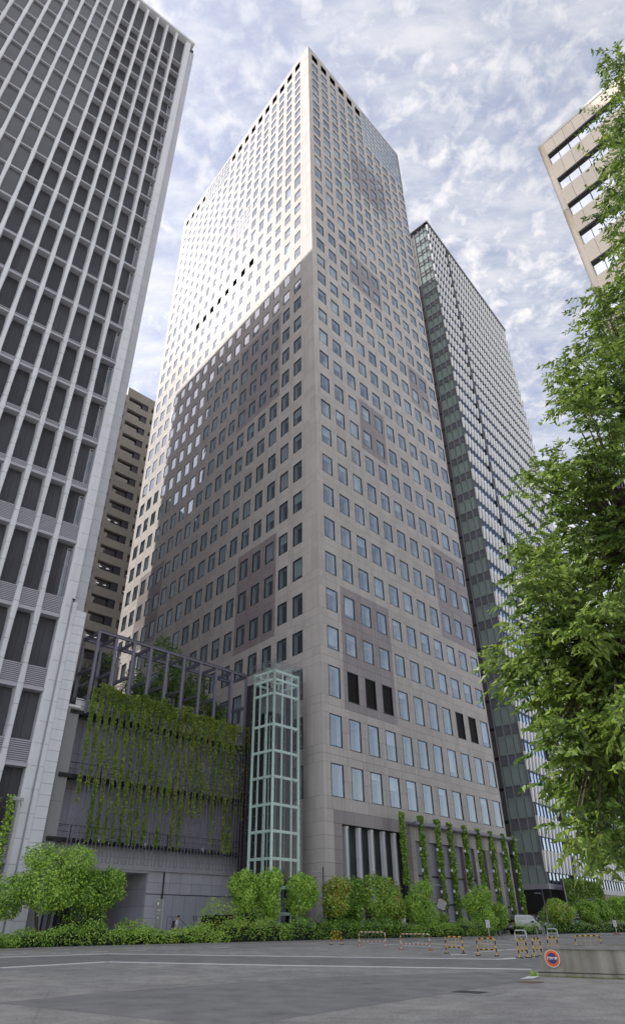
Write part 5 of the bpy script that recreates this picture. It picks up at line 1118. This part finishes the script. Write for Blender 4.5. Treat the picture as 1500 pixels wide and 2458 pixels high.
v = [(0, 0, .93), (.02, 0, 1.12), (.06, 0, 1.34), (.10, 0, 1.46), (.15, 0, 1.56), (.18, 0, 1.66),
     (.06, -.20, 1.40), (.02, -.25, 1.14), (.16, -.23, .94), (.24, -.22, .90), (.06, .20, 1.40), (.0, .25, 1.14), (.10, .23, .92), (.17, .22, .87),
     (0, -.10, .88), (.16, -.10, .50), (.10, -.10, .08), (.22, -.10, .04), (0, .10, .88), (-.06, .10, .50), (-.28, .10, .12), (-.18, .10, .04)]
e = [(0, 1), (1, 2), (2, 3), (3, 4), (4, 5), (2, 6), (6, 7), (7, 8), (8, 9), (2, 10), (10, 11), (11, 12), (12, 13), (0, 14), (14, 15), (15, 16), (16, 17), (0, 18), (18, 19), (19, 20), (20, 21)]
rr = [.15, .14, .16, .065, .085, .075, .06, .048, .035, .03, .06, .048, .035, .03, .095, .065, .045, .04, .095, .065, .045, .04]
bod = skin_body('body', v, e, rr, [M['shirt'], M['skin'], M['trs']], ped)
for pl_ in bod.data.polygons:
    z, c = pl_.center.z, pl_.center
    pl_.material_index = 2 if (z < .95 and abs(c.y) < .2) else 1 if (z > 1.44 or (abs(c.y) > .19 and z < 1.2)) else 0
p, d = blob_points([(.155, 0, 1.69, .115, .10, .10)], 1, .1)
b = MB()
for i in range(7):
    for j in range(12):
        f0, f1 = i / 7 * 1.75, (i + 1) / 7 * 1.75; t0, t1 = j / 12 * 6.2832, (j + 1) / 12 * 6.2832
        S = lambda f, t_: (.145 + .112 * math.sin(f) * math.cos(t_) + .02 * math.cos(f), .098 * math.sin(f) * math.sin(t_), 1.665 + .108 * math.cos(f))
        b.quad(S(f1, t0), S(f1, t1), S(f0, t1), S(f0, t0))
b.build('hair', M['hair'], ped, smooth=True)
b = MB(); b.box(-.30, -.06, -.16, .16, 1.0, 1.42); b.v = [(x + (.05 if z > 1.2 else 0), y * (.8 if z > 1.2 else 1), z) for x, y, z in b.v]; b.build('backpack', M['bag'], ped)
# ---------------------------------------------------------------- street tree leaning in from the right
zt_ = thing('street_tree', 'big spreading street tree with long drooping leafy boughs', 'tree', (5.6, 8.2, gz(8.2)))
BASE = Vector((5.6, 8.2, gz(8.2)))
def bough(b, pts, r0, r1):
    n = len(pts); b.tube(pts, [r0 + (r1 - r0) * i / (n - 1) for i in range(n)], 7, 0)
b = MB(); bough(b, [(0, 0, -.1), (.05, 0, 1.2), (-.05, .1, 2.6), (-.1, .0, 3.6)], .26, .17); b.build('trunk', M['bark'], zt_, smooth=True)
# centres of the leaf sprays of the crown, in metres
CL = [(7.13, 6.73, 17.66), (8.3, 7.2, 18.69), (7.48, 6.5, 16.45), (7.56, 6.83, 18.34), (7.49, 6.78, 17.41), (7.3, 6.2, 17.16), (7.32, 6.17, 16.71), (7.29, 6.56, 16.4), (7.09, 5.96, 15.65), (6.99, 6.57, 16.53), (6.89, 6.63, 16.87), (7.65, 6.69, 18.51), (7.65, 6.69, 17.85), (8.45, 6.94, 18.5), (6.95, 6.47, 17.53), (7.4, 7.57, 16.83), (8.06, 7.66, 17.76), (7.25, 6.89, 16.53), (7.82, 7.49, 16.88), (7.39, 7.51, 17.17), (7.16, 7.04, 16.16), (7.37, 7.26, 17.02), (7.62, 7.56, 16.7), (6.31, 6.27, 13.91), (6.71, 6.42, 14.05), (6.65, 6.93, 15.42), (7.03, 6.74, 15.51), (6.55, 6.49, 15.14), (6.7, 6.21, 14.3), (6.32, 6.47, 13.95), (7.18, 6.63, 15.64), (6.3, 6.22, 13.44), (6.26, 6.29, 14.21), (6.36, 6.66, 14.46), (6.71, 6.41, 15.27), (7.45, 6.89, 15.34), (6.39, 6.12, 13.8), (5.66, 6.25, 12.81), (5.69, 6.01, 13.09), (6.14, 6.26, 13.59), (5.51, 5.89, 12.48), (5.89, 6.34, 12.83), (6.34, 6.52, 13.63), (8.63, 8.72, 17.3), (8.14, 8.81, 16.58), (8.52, 8.51, 16.54), (7, 7.87, 15.18), (8.01, 8.02, 16.54), (8.38, 8.05, 16.17), (8.33, 8.85, 17.23), (7.94, 8.18, 15.49), (8.81, 8.55, 17.48), (7.6, 8.43, 16.65), (7.97, 8.31, 16.91), (8.28, 8.18, 15.69), (8.04, 8.43, 16.21), (8.19, 8.73, 16.1), (7.49, 8.39, 15.69), (5.59, 5.96, 11.36), (6.18, 7.25, 12.66), (5.91, 6.59, 12.53), (6.28, 6.78, 12.32), (5.8, 6.63, 12.17), (5.75, 6.41, 11.33), (5.63, 6.5, 12.2), (6.13, 6.91, 12.42), (6.02, 6.64, 12.3), (5.89, 6.77, 11.78), (5.45, 6.4, 10.56), (5.93, 6.69, 10.96), (5.64, 6.1, 10.72), (5.61, 6.41, 10.26), (5.79, 6.51, 11.11), (5.63, 6.47, 11.23), (5.91, 6.92, 11.55), (5.58, 6.1, 10.37), (5.67, 6.2, 10.27), (5.66, 6.69, 10.67), (6.33, 6.74, 11.27), (5.74, 6.37, 11.2), (5.29, 6.18, 9.81), (5.17, 6.45, 10.16), (5.8, 6.53, 10.41), (4.91, 5.56, 8.86), (5.26, 6.55, 9.87), (5.31, 6.49, 10.04), (4.9, 6.4, 9.89), (5, 6.03, 9.22), (5.4, 6.31, 10.23), (5.08, 6.54, 9.86), (5.44, 6.34, 9.73), (4.91, 6.79, 10.04), (5.5, 7.2, 10.16), (5.31, 7.02, 10.61), (5.47, 7.57, 11.29), (5.32, 7.05, 10.27), (5.11, 6.52, 9.79), (4.89, 6.9, 9.83), (5.12, 7.01, 9.84), (4.86, 7.05, 10.26), (5.66, 7.16, 10.4), (5.7, 7.28, 10.99), (4.92, 7.18, 10.18), (5.98, 7.95, 10.77), (6.53, 8.63, 11.24), (6.07, 7.73, 10.27), (6.81, 8.42, 11.45), (5.45, 7.68, 10.23), (5.91, 8.22, 11.21), (6.5, 8.45, 10.81), (6.06, 8.25, 10.8), (6.71, 8.24, 10.99), (6.97, 8.83, 12.07), (6.73, 8.79, 12.03), (6.4, 8.03, 10.44), (6.48, 8.33, 11.17), (6.05, 8.19, 10.48), (6.02, 8.07, 11.26), (4.6, 7.06, 9.17), (4.59, 7.1, 8.92), (4.76, 6.93, 8.67), (4, 6.73, 8.77), (4.21, 7.05, 8.76), (3.5, 6.11, 7.83), (4.4, 6.73, 8.37), (4.05, 6.48, 8.02), (4.42, 6.53, 8.43), (4.86, 6.79, 8.67), (4.43, 7.1, 9.03), (4.28, 6.92, 9.08), (4.39, 6.47, 8.62), (4.71, 6.59, 8.71), (5.14, 7.31, 8.97), (4.26, 6.27, 7.81), (4.05, 6.71, 8.24), (4.98, 6.71, 8.28), (4.24, 6.16, 7.73), (4.8, 6.39, 8.19), (4.42, 6.14, 8.22), (4.76, 6.6, 8.02), (4.41, 6.54, 8.23), (4.59, 6.35, 8.25), (4.88, 6.82, 8.4), (4.99, 6.59, 8.66), (4.63, 6.68, 8.56), (4.98, 6.42, 8.38), (4.49, 6.46, 7.86), (4.59, 6, 7.69), (4.73, 6.37, 8.53), (4.12, 6.6, 7.89), (3.66, 6.47, 7.69), (3.47, 5.64, 7.15), (3.7, 6.24, 7.35), (4.27, 7.09, 8.37), (3.88, 6.78, 8.23), (4, 6.69, 8.22), (4.1, 6.37, 7.85), (4.5, 6.96, 8.23), (4.42, 7.15, 8.21), (4.29, 7.33, 8.2), (4.76, 6.94, 7.78), (4.47, 6.87, 8.04), (4.76, 6.7, 7.78), (4.79, 6.82, 8.08), (3.71, 6.05, 6.96), (4.28, 6.86, 7.9), (4.4, 6.91, 8.19), (3.97, 6.24, 7.14), (4.43, 6.56, 7.74), (4.12, 6.37, 7.15), (4.3, 6.45, 7.42), (3.78, 6.21, 7.43), (4.48, 6.68, 8.01), (4.97, 6.98, 7.84), (4.69, 7.04, 7.7), (5.02, 7.74, 8.25), (5.06, 7.76, 8.03), (5.3, 7.57, 7.9), (5.26, 7.51, 8.29), (5.22, 7.14, 8.07), (4.75, 7.02, 7.45), (5.56, 7.91, 7.98), (5.01, 7.58, 7.72), (5.22, 7.78, 8.44), (5.54, 7.65, 8.09), (5.69, 7.66, 8.3), (5.23, 7.72, 8.23), (5.32, 7.62, 8.59), (5.4, 7.73, 8.25), (5.01, 7.48, 8.4), (5.01, 7.36, 7.52), (4.71, 7.24, 8.02), (5.57, 7.71, 8.33), (4, 6.7, 7.1), (3.66, 6.3, 6.53), (4.3, 6.8, 7.26), (4.09, 6.42, 6.72), (3.65, 6.46, 6.75), (3.92, 6.33, 6.54), (4.4, 6.73, 7.2), (4.19, 6.44, 6.65), (3.99, 6.62, 6.87), (4.35, 6.57, 6.94), (3.92, 6.63, 6.66), (3.14, 6.56, 6.44), (3.92, 7.17, 6.6), (3.35, 7.05, 6.54), (4.06, 7.08, 6.58), (3.97, 6.69, 6.4), (3.47, 6.84, 6.86), (3.45, 6.67, 6.5), (4.22, 7.07, 6.97), (4.23, 7.32, 6.93), (3.91, 6.8, 6.85), (3.92, 7.28, 7.15), (3.76, 6.73, 6.62), (3.62, 7, 6.51), (3.82, 7.18, 6.79), (3.41, 6.87, 6.38), (3.55, 7.13, 6.89), (3.81, 6.85, 6.54), (3.4, 7.09, 7), (3.04, 6.59, 6.34), (4.07, 6.72, 6.58), (3.69, 7.4, 6.91), (5.05, 7.67, 7), (4.63, 7.79, 6.93), (4.69, 7.54, 6.72), (4.96, 7.53, 7.21), (4.8, 7.68, 7), (4.68, 7.5, 7.31), (4.15, 7.61, 7.05), (4.4, 7.79, 7.08), (4.59, 7.62, 7.08), (4.42, 7.88, 6.92), (5.31, 8.35, 7.82), (4.32, 7.33, 7.12), (4.3, 7.56, 7.15), (4.86, 7.25, 6.88), (4.52, 7.72, 7.2), (4.57, 7.83, 7.07), (5, 7.7, 7.14), (3.92, 7.17, 6.52), (4.82, 7.49, 6.71), (3.52, 6.88, 6.02), (4.01, 7.15, 6.38), (3.92, 7.46, 6.27), (3.98, 7.2, 6.24), (3.83, 7.17, 6.25), (3.76, 6.95, 6.31), (3.46, 7.05, 6.02), (3.54, 6.82, 6.18), (3.39, 6.89, 6.1), (4.05, 6.94, 6.18), (3.92, 6.84, 5.95), (3.7, 6.83, 5.82), (3.78, 7.53, 6.69), (4.01, 7.12, 5.93), (4.46, 7.55, 6.02), (4.65, 7.63, 6.1), (4.03, 6.82, 5.76), (4.8, 7.62, 6.28), (4.34, 7.47, 6.31), (4.57, 7.23, 5.88), (4.57, 7.23, 6.24), (4.63, 7.33, 6.6), (4.54, 7.01, 6.29), (4.53, 7.68, 6.65), (4.92, 7.41, 6.24), (4.43, 7.32, 6.25), (4.39, 7.81, 6.53), (4.09, 7.13, 5.82), (5, 7.56, 6.48), (4.72, 7.6, 6.61), (4.51, 7.37, 6.15), (4.3, 7.05, 6.39), (4.97, 7.64, 6.22), (3.66, 7.31, 5.57), (3.68, 7.55, 6.08), (3.09, 7.35, 5.66), (3.26, 7.35, 5.59), (2.99, 6.82, 5.68), (3.59, 7.39, 5.81), (3.76, 8.24, 6.32), (2.97, 7.32, 5.7), (3.65, 7.85, 5.93), (4, 7.66, 5.92), (3.55, 7.65, 6.24), (3.73, 7.37, 5.95), (3.48, 6.65, 5.49), (3.71, 7.7, 5.75), (3.43, 7.5, 5.56), (3.19, 7.5, 5.93), (3.74, 7.39, 5.81), (3.38, 7.97, 5.86), (2.95, 6.75, 5.42), (4.14, 7.75, 6.01), (4.39, 7.58, 5.76), (4.28, 7.73, 5.88), (4.12, 7.49, 5.99), (4.07, 7.5, 5.6), (3.99, 7.65, 5.72), (3.91, 7.81, 5.94), (4.06, 7.96, 6.28), (4.44, 7.65, 6.15), (4.07, 7.51, 6.12), (3.85, 7.63, 5.65), (4.74, 7.98, 6.2), (3.95, 8.04, 6.24), (4.44, 7.77, 6.35), (4.51, 8.05, 5.86), (3.87, 7.41, 6.11), (4.57, 8.11, 6.26), (3.8, 7.88, 5.99), (4.22, 7.78, 5.63), (4.19, 7.73, 5.23), (4.6, 7.58, 5.8), (4.51, 7.72, 5.89), (4.44, 7.61, 5.68), (4.44, 7.82, 5.33), (4.51, 7.61, 5.38), (4.78, 7.81, 5.49), (4.57, 8.01, 5.66), (5.03, 8.06, 5.96), (4.69, 7.96, 5.73), (4.39, 7.85, 5.78), (4.93, 7.88, 5.69), (4.57, 7.61, 5.21), (4.12, 7.63, 5.37), (4.48, 7.69, 5.18), (4.12, 7.41, 5.23), (4.88, 8.08, 5.75), (4.73, 7.82, 5.78), (4.08, 7.78, 5.51), (2.61, 6.28, 4.86), (2.75, 6.29, 4.71), (3.1, 6.82, 4.96), (2.76, 6.94, 4.89), (3.1, 6.63, 5.02), (2.59, 6.16, 4.58), (2.94, 6.2, 4.68), (2.75, 6.31, 4.87), (2.84, 6.18, 4.55), (2.53, 6.44, 4.78), (2.72, 6.31, 4.54), (3.03, 6.68, 5.1), (2.7, 6.48, 4.84), (3.51, 6.83, 4.89), (3.24, 7.18, 5.14), (3.25, 6.78, 4.71), (3.82, 7.48, 4.98), (3.24, 6.75, 5.02), (3.24, 6.94, 4.91), (3.32, 6.83, 4.87), (3.65, 7.04, 5.13), (3.75, 6.9, 4.9), (3.1, 6.9, 4.8), (3.57, 7.17, 5.24), (3.76, 6.89, 5.05), (3.58, 7.19, 4.94), (3.21, 6.98, 4.75), (3.27, 6.76, 4.59), (3.88, 7.28, 4.93), (3.54, 6.32, 4.48), (3.69, 6.39, 4.41), (3.7, 6.53, 4.33), (3.62, 6.72, 4.57), (2.8, 5.91, 4.17), (3.15, 6.26, 4.37), (3.24, 6.28, 4.29), (3.13, 6.53, 4.27), (3.15, 5.91, 4.35), (3.45, 6.74, 4.34), (3.75, 6.93, 4.47), (3.38, 6.41, 4.17), (3.76, 6.79, 4.52), (2.99, 5.81, 4.3), (3.36, 6.8, 4.7), (2.97, 5.95, 4.07), (3.2, 6.54, 4.39), (3.17, 7.09, 4.64), (2.72, 7.27, 4.73), (2.78, 7.02, 4.72), (3.05, 7.27, 4.75), (2.89, 6.83, 4.7), (3.51, 7.5, 4.88), (2.52, 6.52, 4.32), (2.75, 6.71, 4.37), (3.06, 6.97, 4.74), (2.92, 6.83, 4.41), (3.05, 6.71, 4.61), (3.12, 7.76, 4.92), (3.42, 7.07, 4.63), (3.19, 6.91, 4.36), (3.41, 7.46, 4.44), (2.71, 6.57, 4.29), (3.47, 7.14, 4.34), (3.29, 6.66, 4.34), (3.25, 7.24, 4.7), (3.07, 6.61, 4.37), (3.06, 6.98, 4.28), (2.89, 6.84, 4.31), (2.97, 6.92, 4.5), (3.55, 7.04, 4.41), (3.21, 7.26, 4.52), (2.93, 7.22, 4.42), (2.8, 7.85, 4.53), (2.86, 8.23, 4.53), (3.08, 8.06, 4.36), (2.96, 7.95, 4.65), (2.9, 8.08, 4.38), (3.06, 7.58, 4.27), (3.5, 8.41, 4.7), (3.01, 7.99, 4.46), (3.06, 7.81, 4.53), (2.71, 8, 4.55), (2.7, 8.1, 4.42), (3.34, 7.11, 4.25), (3.59, 7.61, 4.28), (3.43, 7.66, 4.42), (3.18, 8.13, 4.29), (3.34, 8.16, 4.57), (3.58, 7.63, 4.16), (3.34, 7.83, 4.23), (3.04, 7.71, 4.34), (2.9, 7.09, 3.99), (3.16, 7.5, 4.47), (3.33, 7.75, 4.38), (3.6, 7.96, 4.26), (3.33, 7.54, 4.25), (3.26, 7.45, 4.45), (2.97, 7.87, 4.34), (3.25, 7.5, 4.03), (2.9, 7.3, 4.32), (3.24, 7.8, 4.12), (3.42, 6.88, 3.88), (3.65, 6.71, 3.86), (3.61, 7.64, 4.21), (3.45, 6.85, 4.17), (3.87, 7.4, 4.01), (3.66, 6.87, 4.17), (3.81, 7.13, 4.09), (3.19, 6.77, 3.79), (3.88, 6.97, 4.11), (3.35, 6.83, 3.75), (3.65, 7.18, 4.16), (3.66, 7.49, 4.18), (3.21, 7.06, 4.08), (3.27, 6.7, 4.03), (3.65, 7.18, 3.86), (3.43, 6.65, 3.85), (3.12, 6.84, 3.87), (3.59, 7.38, 4.41), (3.3, 7.13, 4.24), (3.75, 6.69, 3.92), (3.06, 6.93, 3.94), (3.81, 6.94, 4.21), (3.02, 7.55, 3.79), (3.17, 7.15, 3.76), (2.74, 7.22, 3.76), (3.01, 7.11, 3.92), (2.73, 7.01, 3.88), (3.04, 7.23, 3.78), (2.9, 7.2, 3.83), (3.02, 6.95, 3.8), (3.2, 7.49, 3.76), (2.7, 7.34, 3.86), (2.89, 7.09, 3.91), (3.81, 8.22, 4.03), (3.62, 7.85, 3.63), (3.48, 7.61, 3.72), (3.73, 7.65, 3.65), (3.46, 7.94, 3.73), (3.34, 7.72, 3.92), (4.35, 8.6, 4.17), (3.88, 8.16, 3.92), (3.18, 7.48, 3.68), (3.65, 7.28, 3.64), (3.74, 7.78, 4.02), (3.39, 8.17, 3.98), (3.5, 7.8, 3.97), (3.43, 7.77, 3.84), (3.83, 7.81, 3.86), (3.55, 7.64, 4.01), (3.3, 6.78, 3.61), (3.53, 6.78, 3.5), (3.68, 6.82, 3.43), (3.22, 6.52, 3.29), (3.89, 7.12, 3.67), (3.08, 6.5, 3.35), (3.1, 6.28, 3.09), (3.1, 6.55, 3.22), (3.35, 6.62, 3.51), (3.41, 6.66, 3.34), (3.28, 6.29, 3.48), (3.22, 6.06, 3.07), (3.34, 6.44, 3.2), (2.93, 5.97, 3.27), (3.48, 6.85, 3.69), (3.1, 6.06, 3.02), (3.65, 6.68, 3.3), (3.86, 6.97, 3.54), (3.25, 6.45, 3.36), (2.58, 6.53, 3.26), (2.49, 6.66, 3.19), (3, 7.29, 3.4), (3.21, 7.47, 3.44), (2.62, 6.72, 3.2), (2.78, 6.79, 3.38), (2.87, 6.98, 3.19), (2.59, 6.83, 3.36), (2.98, 6.95, 3.41), (2.56, 7.06, 3.35), (3.11, 7.12, 3.29), (3.15, 6.54, 3.23), (3.34, 7.26, 3.21), (2.89, 6.65, 3.27), (2.92, 7.08, 3.22), (3.21, 6.51, 3.11), (2.9, 6.84, 3.06), (3.28, 7.36, 3.18), (3.26, 6.8, 3.09), (3.03, 6.63, 3.18), (3.25, 6.98, 3.37), (3.21, 6.74, 3.17), (3.19, 6.89, 3.03), (2.74, 6.57, 3.22), (3.43, 6.88, 3.31), (3.18, 7.07, 3.42), (3.25, 7.51, 2.97), (3.27, 7.49, 3.13), (3.06, 7.43, 3.05), (2.91, 7.31, 2.86), (3.49, 7.74, 3.03), (3.04, 7.64, 3.12), (3.18, 7.63, 2.99), (3.1, 7.51, 2.86), (3.36, 7.79, 2.88), (3.31, 7.37, 3.06), (3.48, 7.49, 3.06), (3.23, 7.68, 3.19), (2.74, 7.11, 2.91), (3.28, 7.35, 2.85), (4.05, 7.87, 2.97), (3.49, 7.46, 3.04), (3.44, 7.77, 3.03), (3.83, 7.38, 3.01), (3.45, 7.13, 3), (3.66, 7.86, 2.85), (3.88, 7.91, 2.83), (3.6, 7.43, 2.93), (4.18, 8.32, 3.19), (3.51, 7.86, 2.84), (3.64, 7.76, 2.99), (3.68, 7.37, 2.88), (3.61, 7.94, 2.99), (3.88, 7.7, 2.84), (3.38, 7.4, 3.08), (3.6, 8.24, 2.99), (3.86, 8.03, 2.92), (3.74, 7.49, 3.13), (3.15, 6.83, 2.63), (3, 6.96, 2.61), (3.37, 7.66, 2.57), (3.06, 6.45, 2.44), (3.38, 7.42, 2.57), (3.25, 7.28, 2.73), (3.52, 7.41, 2.73), (3.06, 7.28, 2.57), (3.26, 7.35, 2.63), (3.26, 6.72, 2.58), (2.77, 6.61, 2.36), (2.66, 6.78, 2.49), (2.76, 6.79, 2.49), (2.55, 6.51, 2.35), (2.68, 6.36, 2.44), (2.75, 6.36, 2.39), (2.45, 6.49, 2.4), (3.77, 8.5, 2.37), (3.6, 7.83, 2.47), (3.46, 8.33, 2.36), (3.6, 8.19, 2.53), (3.53, 8.18, 2.43), (3.36, 8.24, 2.49), (3.68, 8.66, 2.59), (3.63, 7.87, 2.37), (3.45, 8.05, 2.29), (3.41, 8.49, 2.4), (3.36, 6.94, 2.21), (3.14, 6.95, 2.2), (3.55, 7.55, 2.3), (3.18, 7.02, 2.34), (3.46, 7.33, 2.18), (3.14, 7.17, 2.17), (3.36, 7.69, 2.31), (3.46, 7.26, 2.38), (3.56, 7.82, 2.18), (3.56, 7.28, 2.33), (3.12, 7.6, 2.17), (3.16, 7.21, 2.15), (2.98, 7.03, 2.19), (3.17, 7.52, 2.08), (10.43, 7.94, 21.38), (9.28, 8.22, 20.31), (10.11, 8.15, 20.66), (10.89, 8.14, 20.26), (9.89, 8.31, 21.48), (10.26, 8.13, 19.9), (11.3, 8.5, 21.87), (9.89, 8.09, 18.81), (9.48, 7.94, 19.15), (9.09, 8.03, 19.13), (10.72, 8.31, 19.73), (8.57, 6.88, 15.68), (7.93, 7.27, 16.6), (8.46, 7.44, 15.36), (8.21, 7, 16), (8.31, 7.28, 15.79), (6.9, 6.64, 13.71), (7.83, 7.22, 15.46), (8.13, 6.71, 14.63), (7.36, 7.2, 15.19), (8.14, 7.07, 16.62), (6.51, 6.37, 12.28), (6.3, 6.36, 11.7), (6.9, 6.24, 12.39), (6.27, 5.93, 12.19), (7.18, 6.5, 12.18), (5.86, 6.1, 11.9), (6.48, 6.21, 11.49), (6.46, 5.77, 12.07), (6.51, 6.52, 13.15), (5.95, 6.26, 11.65), (8.01, 8.04, 12.6), (7.61, 8.22, 12.65), (7.33, 7.97, 13.01), (7.52, 7.38, 12.75), (7.58, 8.23, 14.07), (7.45, 7.56, 12.33), (8.2, 7.84, 13.04), (7.67, 7.93, 13.53), (7.47, 8.51, 13.17), (7.3, 8.13, 11.4), (7.42, 7.79, 11.36), (6.96, 7.81, 10.6), (6.47, 8.03, 11.11), (7.75, 8.13, 12.24), (7.45, 7.93, 10.97), (7.17, 8.08, 12.08), (7.39, 8.72, 11.65), (6.42, 7.59, 10.98), (5.3, 6.55, 8.5), (5.94, 7.17, 9.66), (6, 6.62, 8.7), (6.04, 6.83, 9.29), (5.71, 6.67, 8.44), (5.69, 7.1, 8.6), (5.12, 6.72, 8.34), (5.34, 7.01, 9.01), (6.05, 7.12, 9.24), (5.76, 6.92, 8.33), (6.53, 8.04, 9.14), (6.46, 8.28, 9.54), (5.83, 8.02, 8.84), (6.24, 7.97, 8.2), (5.98, 8.06, 8.25), (6.71, 8.09, 8.82), (5.95, 7.79, 8.46), (5.93, 8.31, 8.59), (4.82, 7.1, 6.75), (5.36, 6.79, 7.05), (4.82, 6.83, 6.33), (5.46, 6.96, 6.84), (4.88, 6.7, 6.77), (4.14, 6.08, 6.25), (5, 6.67, 7.03), (4.74, 6.72, 7), (5.29, 7.13, 6.63), (4.96, 6.57, 6.6), (4.7, 6.51, 6.36), (4.94, 7.28, 6.4), (4.64, 7.11, 5.77), (5.11, 7.01, 5.86), (4.87, 7.64, 6.26), (5.59, 7.49, 6.67), (5.19, 7.45, 6.06), (5.09, 7.29, 6.22), (5.67, 7.57, 6.46), (5.09, 7.13, 6.46), (4.62, 7.22, 6.26), (3.95, 6.11, 4.96), (3.94, 6.02, 4.47), (3.9, 6.44, 5.04), (4.2, 6.48, 4.92), (4.14, 5.96, 4.97), (4.45, 6.46, 5), (3.92, 6.24, 4.59), (4.29, 6.22, 4.67), (3.7, 6.2, 4.62), (4.96, 7.7, 4.83), (4.36, 7.55, 4.81), (4.37, 7.55, 4.52), (4.68, 6.98, 4.77), (4.39, 6.96, 4.76), (4.35, 7.14, 4.62), (4.51, 7.26, 4.36), (5.08, 7.7, 4.68), (4.27, 7.12, 4.84), (4.8, 8.08, 4.22), (4.62, 7.99, 3.97), (4.88, 8.05, 4.05), (4.94, 8.24, 4.66), (4.77, 8.47, 4.61), (5.27, 8.26, 4.39), (4.47, 8.24, 4.09), (5.23, 8.34, 4.61), (4.55, 8.04, 4.18), (5.16, 8.14, 4.13), (4.76, 8.79, 4.48), (4.64, 8.09, 3.69), (3.87, 7.04, 3.5), (3.84, 7.26, 3.19), (4.52, 7.97, 3.22), (4.71, 7.78, 3.56), (4.09, 7.78, 3.54), (4.46, 7.53, 3.72), (4.3, 7.4, 3.35), (4.87, 8.04, 3.42), (4.49, 8.1, 3.5), (4.16, 8.09, 2.89), (4.44, 7.87, 2.76), (4.24, 7.79, 3.06), (4.03, 7.61, 2.7), (4.01, 8.04, 3.01), (4.69, 8, 2.94), (4.51, 7.84, 3.12), (4.35, 7.83, 2.9), (3.74, 7.21, 3.02), (3.85, 7.65, 2.64)]

HUBS = [(5.2, 8.2, 4.6), (5.7, 8.2, 6.6), (6.6, 8.4, 8.8), (7.6, 8.4, 11.5), (8.7, 8.4, 14.5), (9.8, 8.4, 17.5), (4.0, 7.6, 4.2), (4.7, 7.7, 5.8), (5.6, 7.6, 8.0), (10.6, 8.0, 20.0)]
for i, h in enumerate(HUBS):
    b = MB(); q_ = Vector(h) - BASE; s0 = Vector((-.1, 0, min(3.4, q_.z * .55))) if i < 4 or i in (6, 7, 8) else Vector(HUBS[i - 1 if i != 9 else 5]) - BASE
    mid = (s0 + q_) / 2 + Vector((random.uniform(-.15, .15), random.uniform(-.2, .2), -.05 * q_.length * 0)); bough(b, [tuple(s0), tuple(mid), tuple(q_)], .12 if i < 6 else .07, .05); b.build('limb', M['bark'], zt_, smooth=True)
tw = MB(); LP, LD, LS = [], [], []
for cx, cy, cz in CL:
    if cz < 2.3 or random.random() < .2: continue
    c = Vector((cx, cy, cz)); h = min((Vector(h_) for h_ in HUBS), key=lambda v_: (v_ - c).length + max(0, v_.z - c.z) * .8); slant = (c - cam.location).length
    out = (c - h); out = out.normalized() if out.length > .01 else Vector((-1, 0, 0)); mid = (c + h) / 2 + Vector((0, 0, .12 * (c - h).length))
    tw.tube([tuple(h - BASE), tuple(mid - BASE), tuple(c - BASE)], [.022, .014, .006], 5)
    rad = .026 * slant + .06
    for k in range(7):
        d = np.array([out.x * .9 + random.gauss(0, .75), out.y * .5 + random.gauss(0, .75), random.gauss(-.05, .5)]); d /= np.linalg.norm(d); L = rad * random.uniform(.7, 1.35)
        st = np.array(c) + np.random.default_rng(len(LP)).normal(0, rad * .35, 3); nl = 11
        tw.tube([tuple(Vector(st) - BASE), tuple(Vector(st + d * L * .5 + np.array([0, 0, .03 * L])) - BASE), tuple(Vector(st + d * L + np.array([0, 0, -.22 * L])) - BASE)], [.005, .0035, .002], 3, cap=False)
        lat = np.cross(d, [0, 0, 1.0]); lat /= max(np.linalg.norm(lat), 1e-3)
        for j in range(nl):
            f_ = (j + .6) / nl; s_ = 1 if j % 2 else -1
            LP.append(st + d * L * f_ + np.array([0, 0, -.22 * L * f_ * f_]) + lat * s_ * .03); LD.append(d * .75 + lat * s_ * .75 + np.array([0, 0, -.55])); LS.append(.066 + .0032 * slant)
LP = np.array(LP) - np.array(BASE)
kind(tw.build('twigs', M['bark'], zt_), 'stuff')
kind(obj('crown', leaves_mesh('crown', LP, np.array(LD), np.array(LS), .44, M['leaf_z'], None, .22, 0, True), zt_), 'stuff')
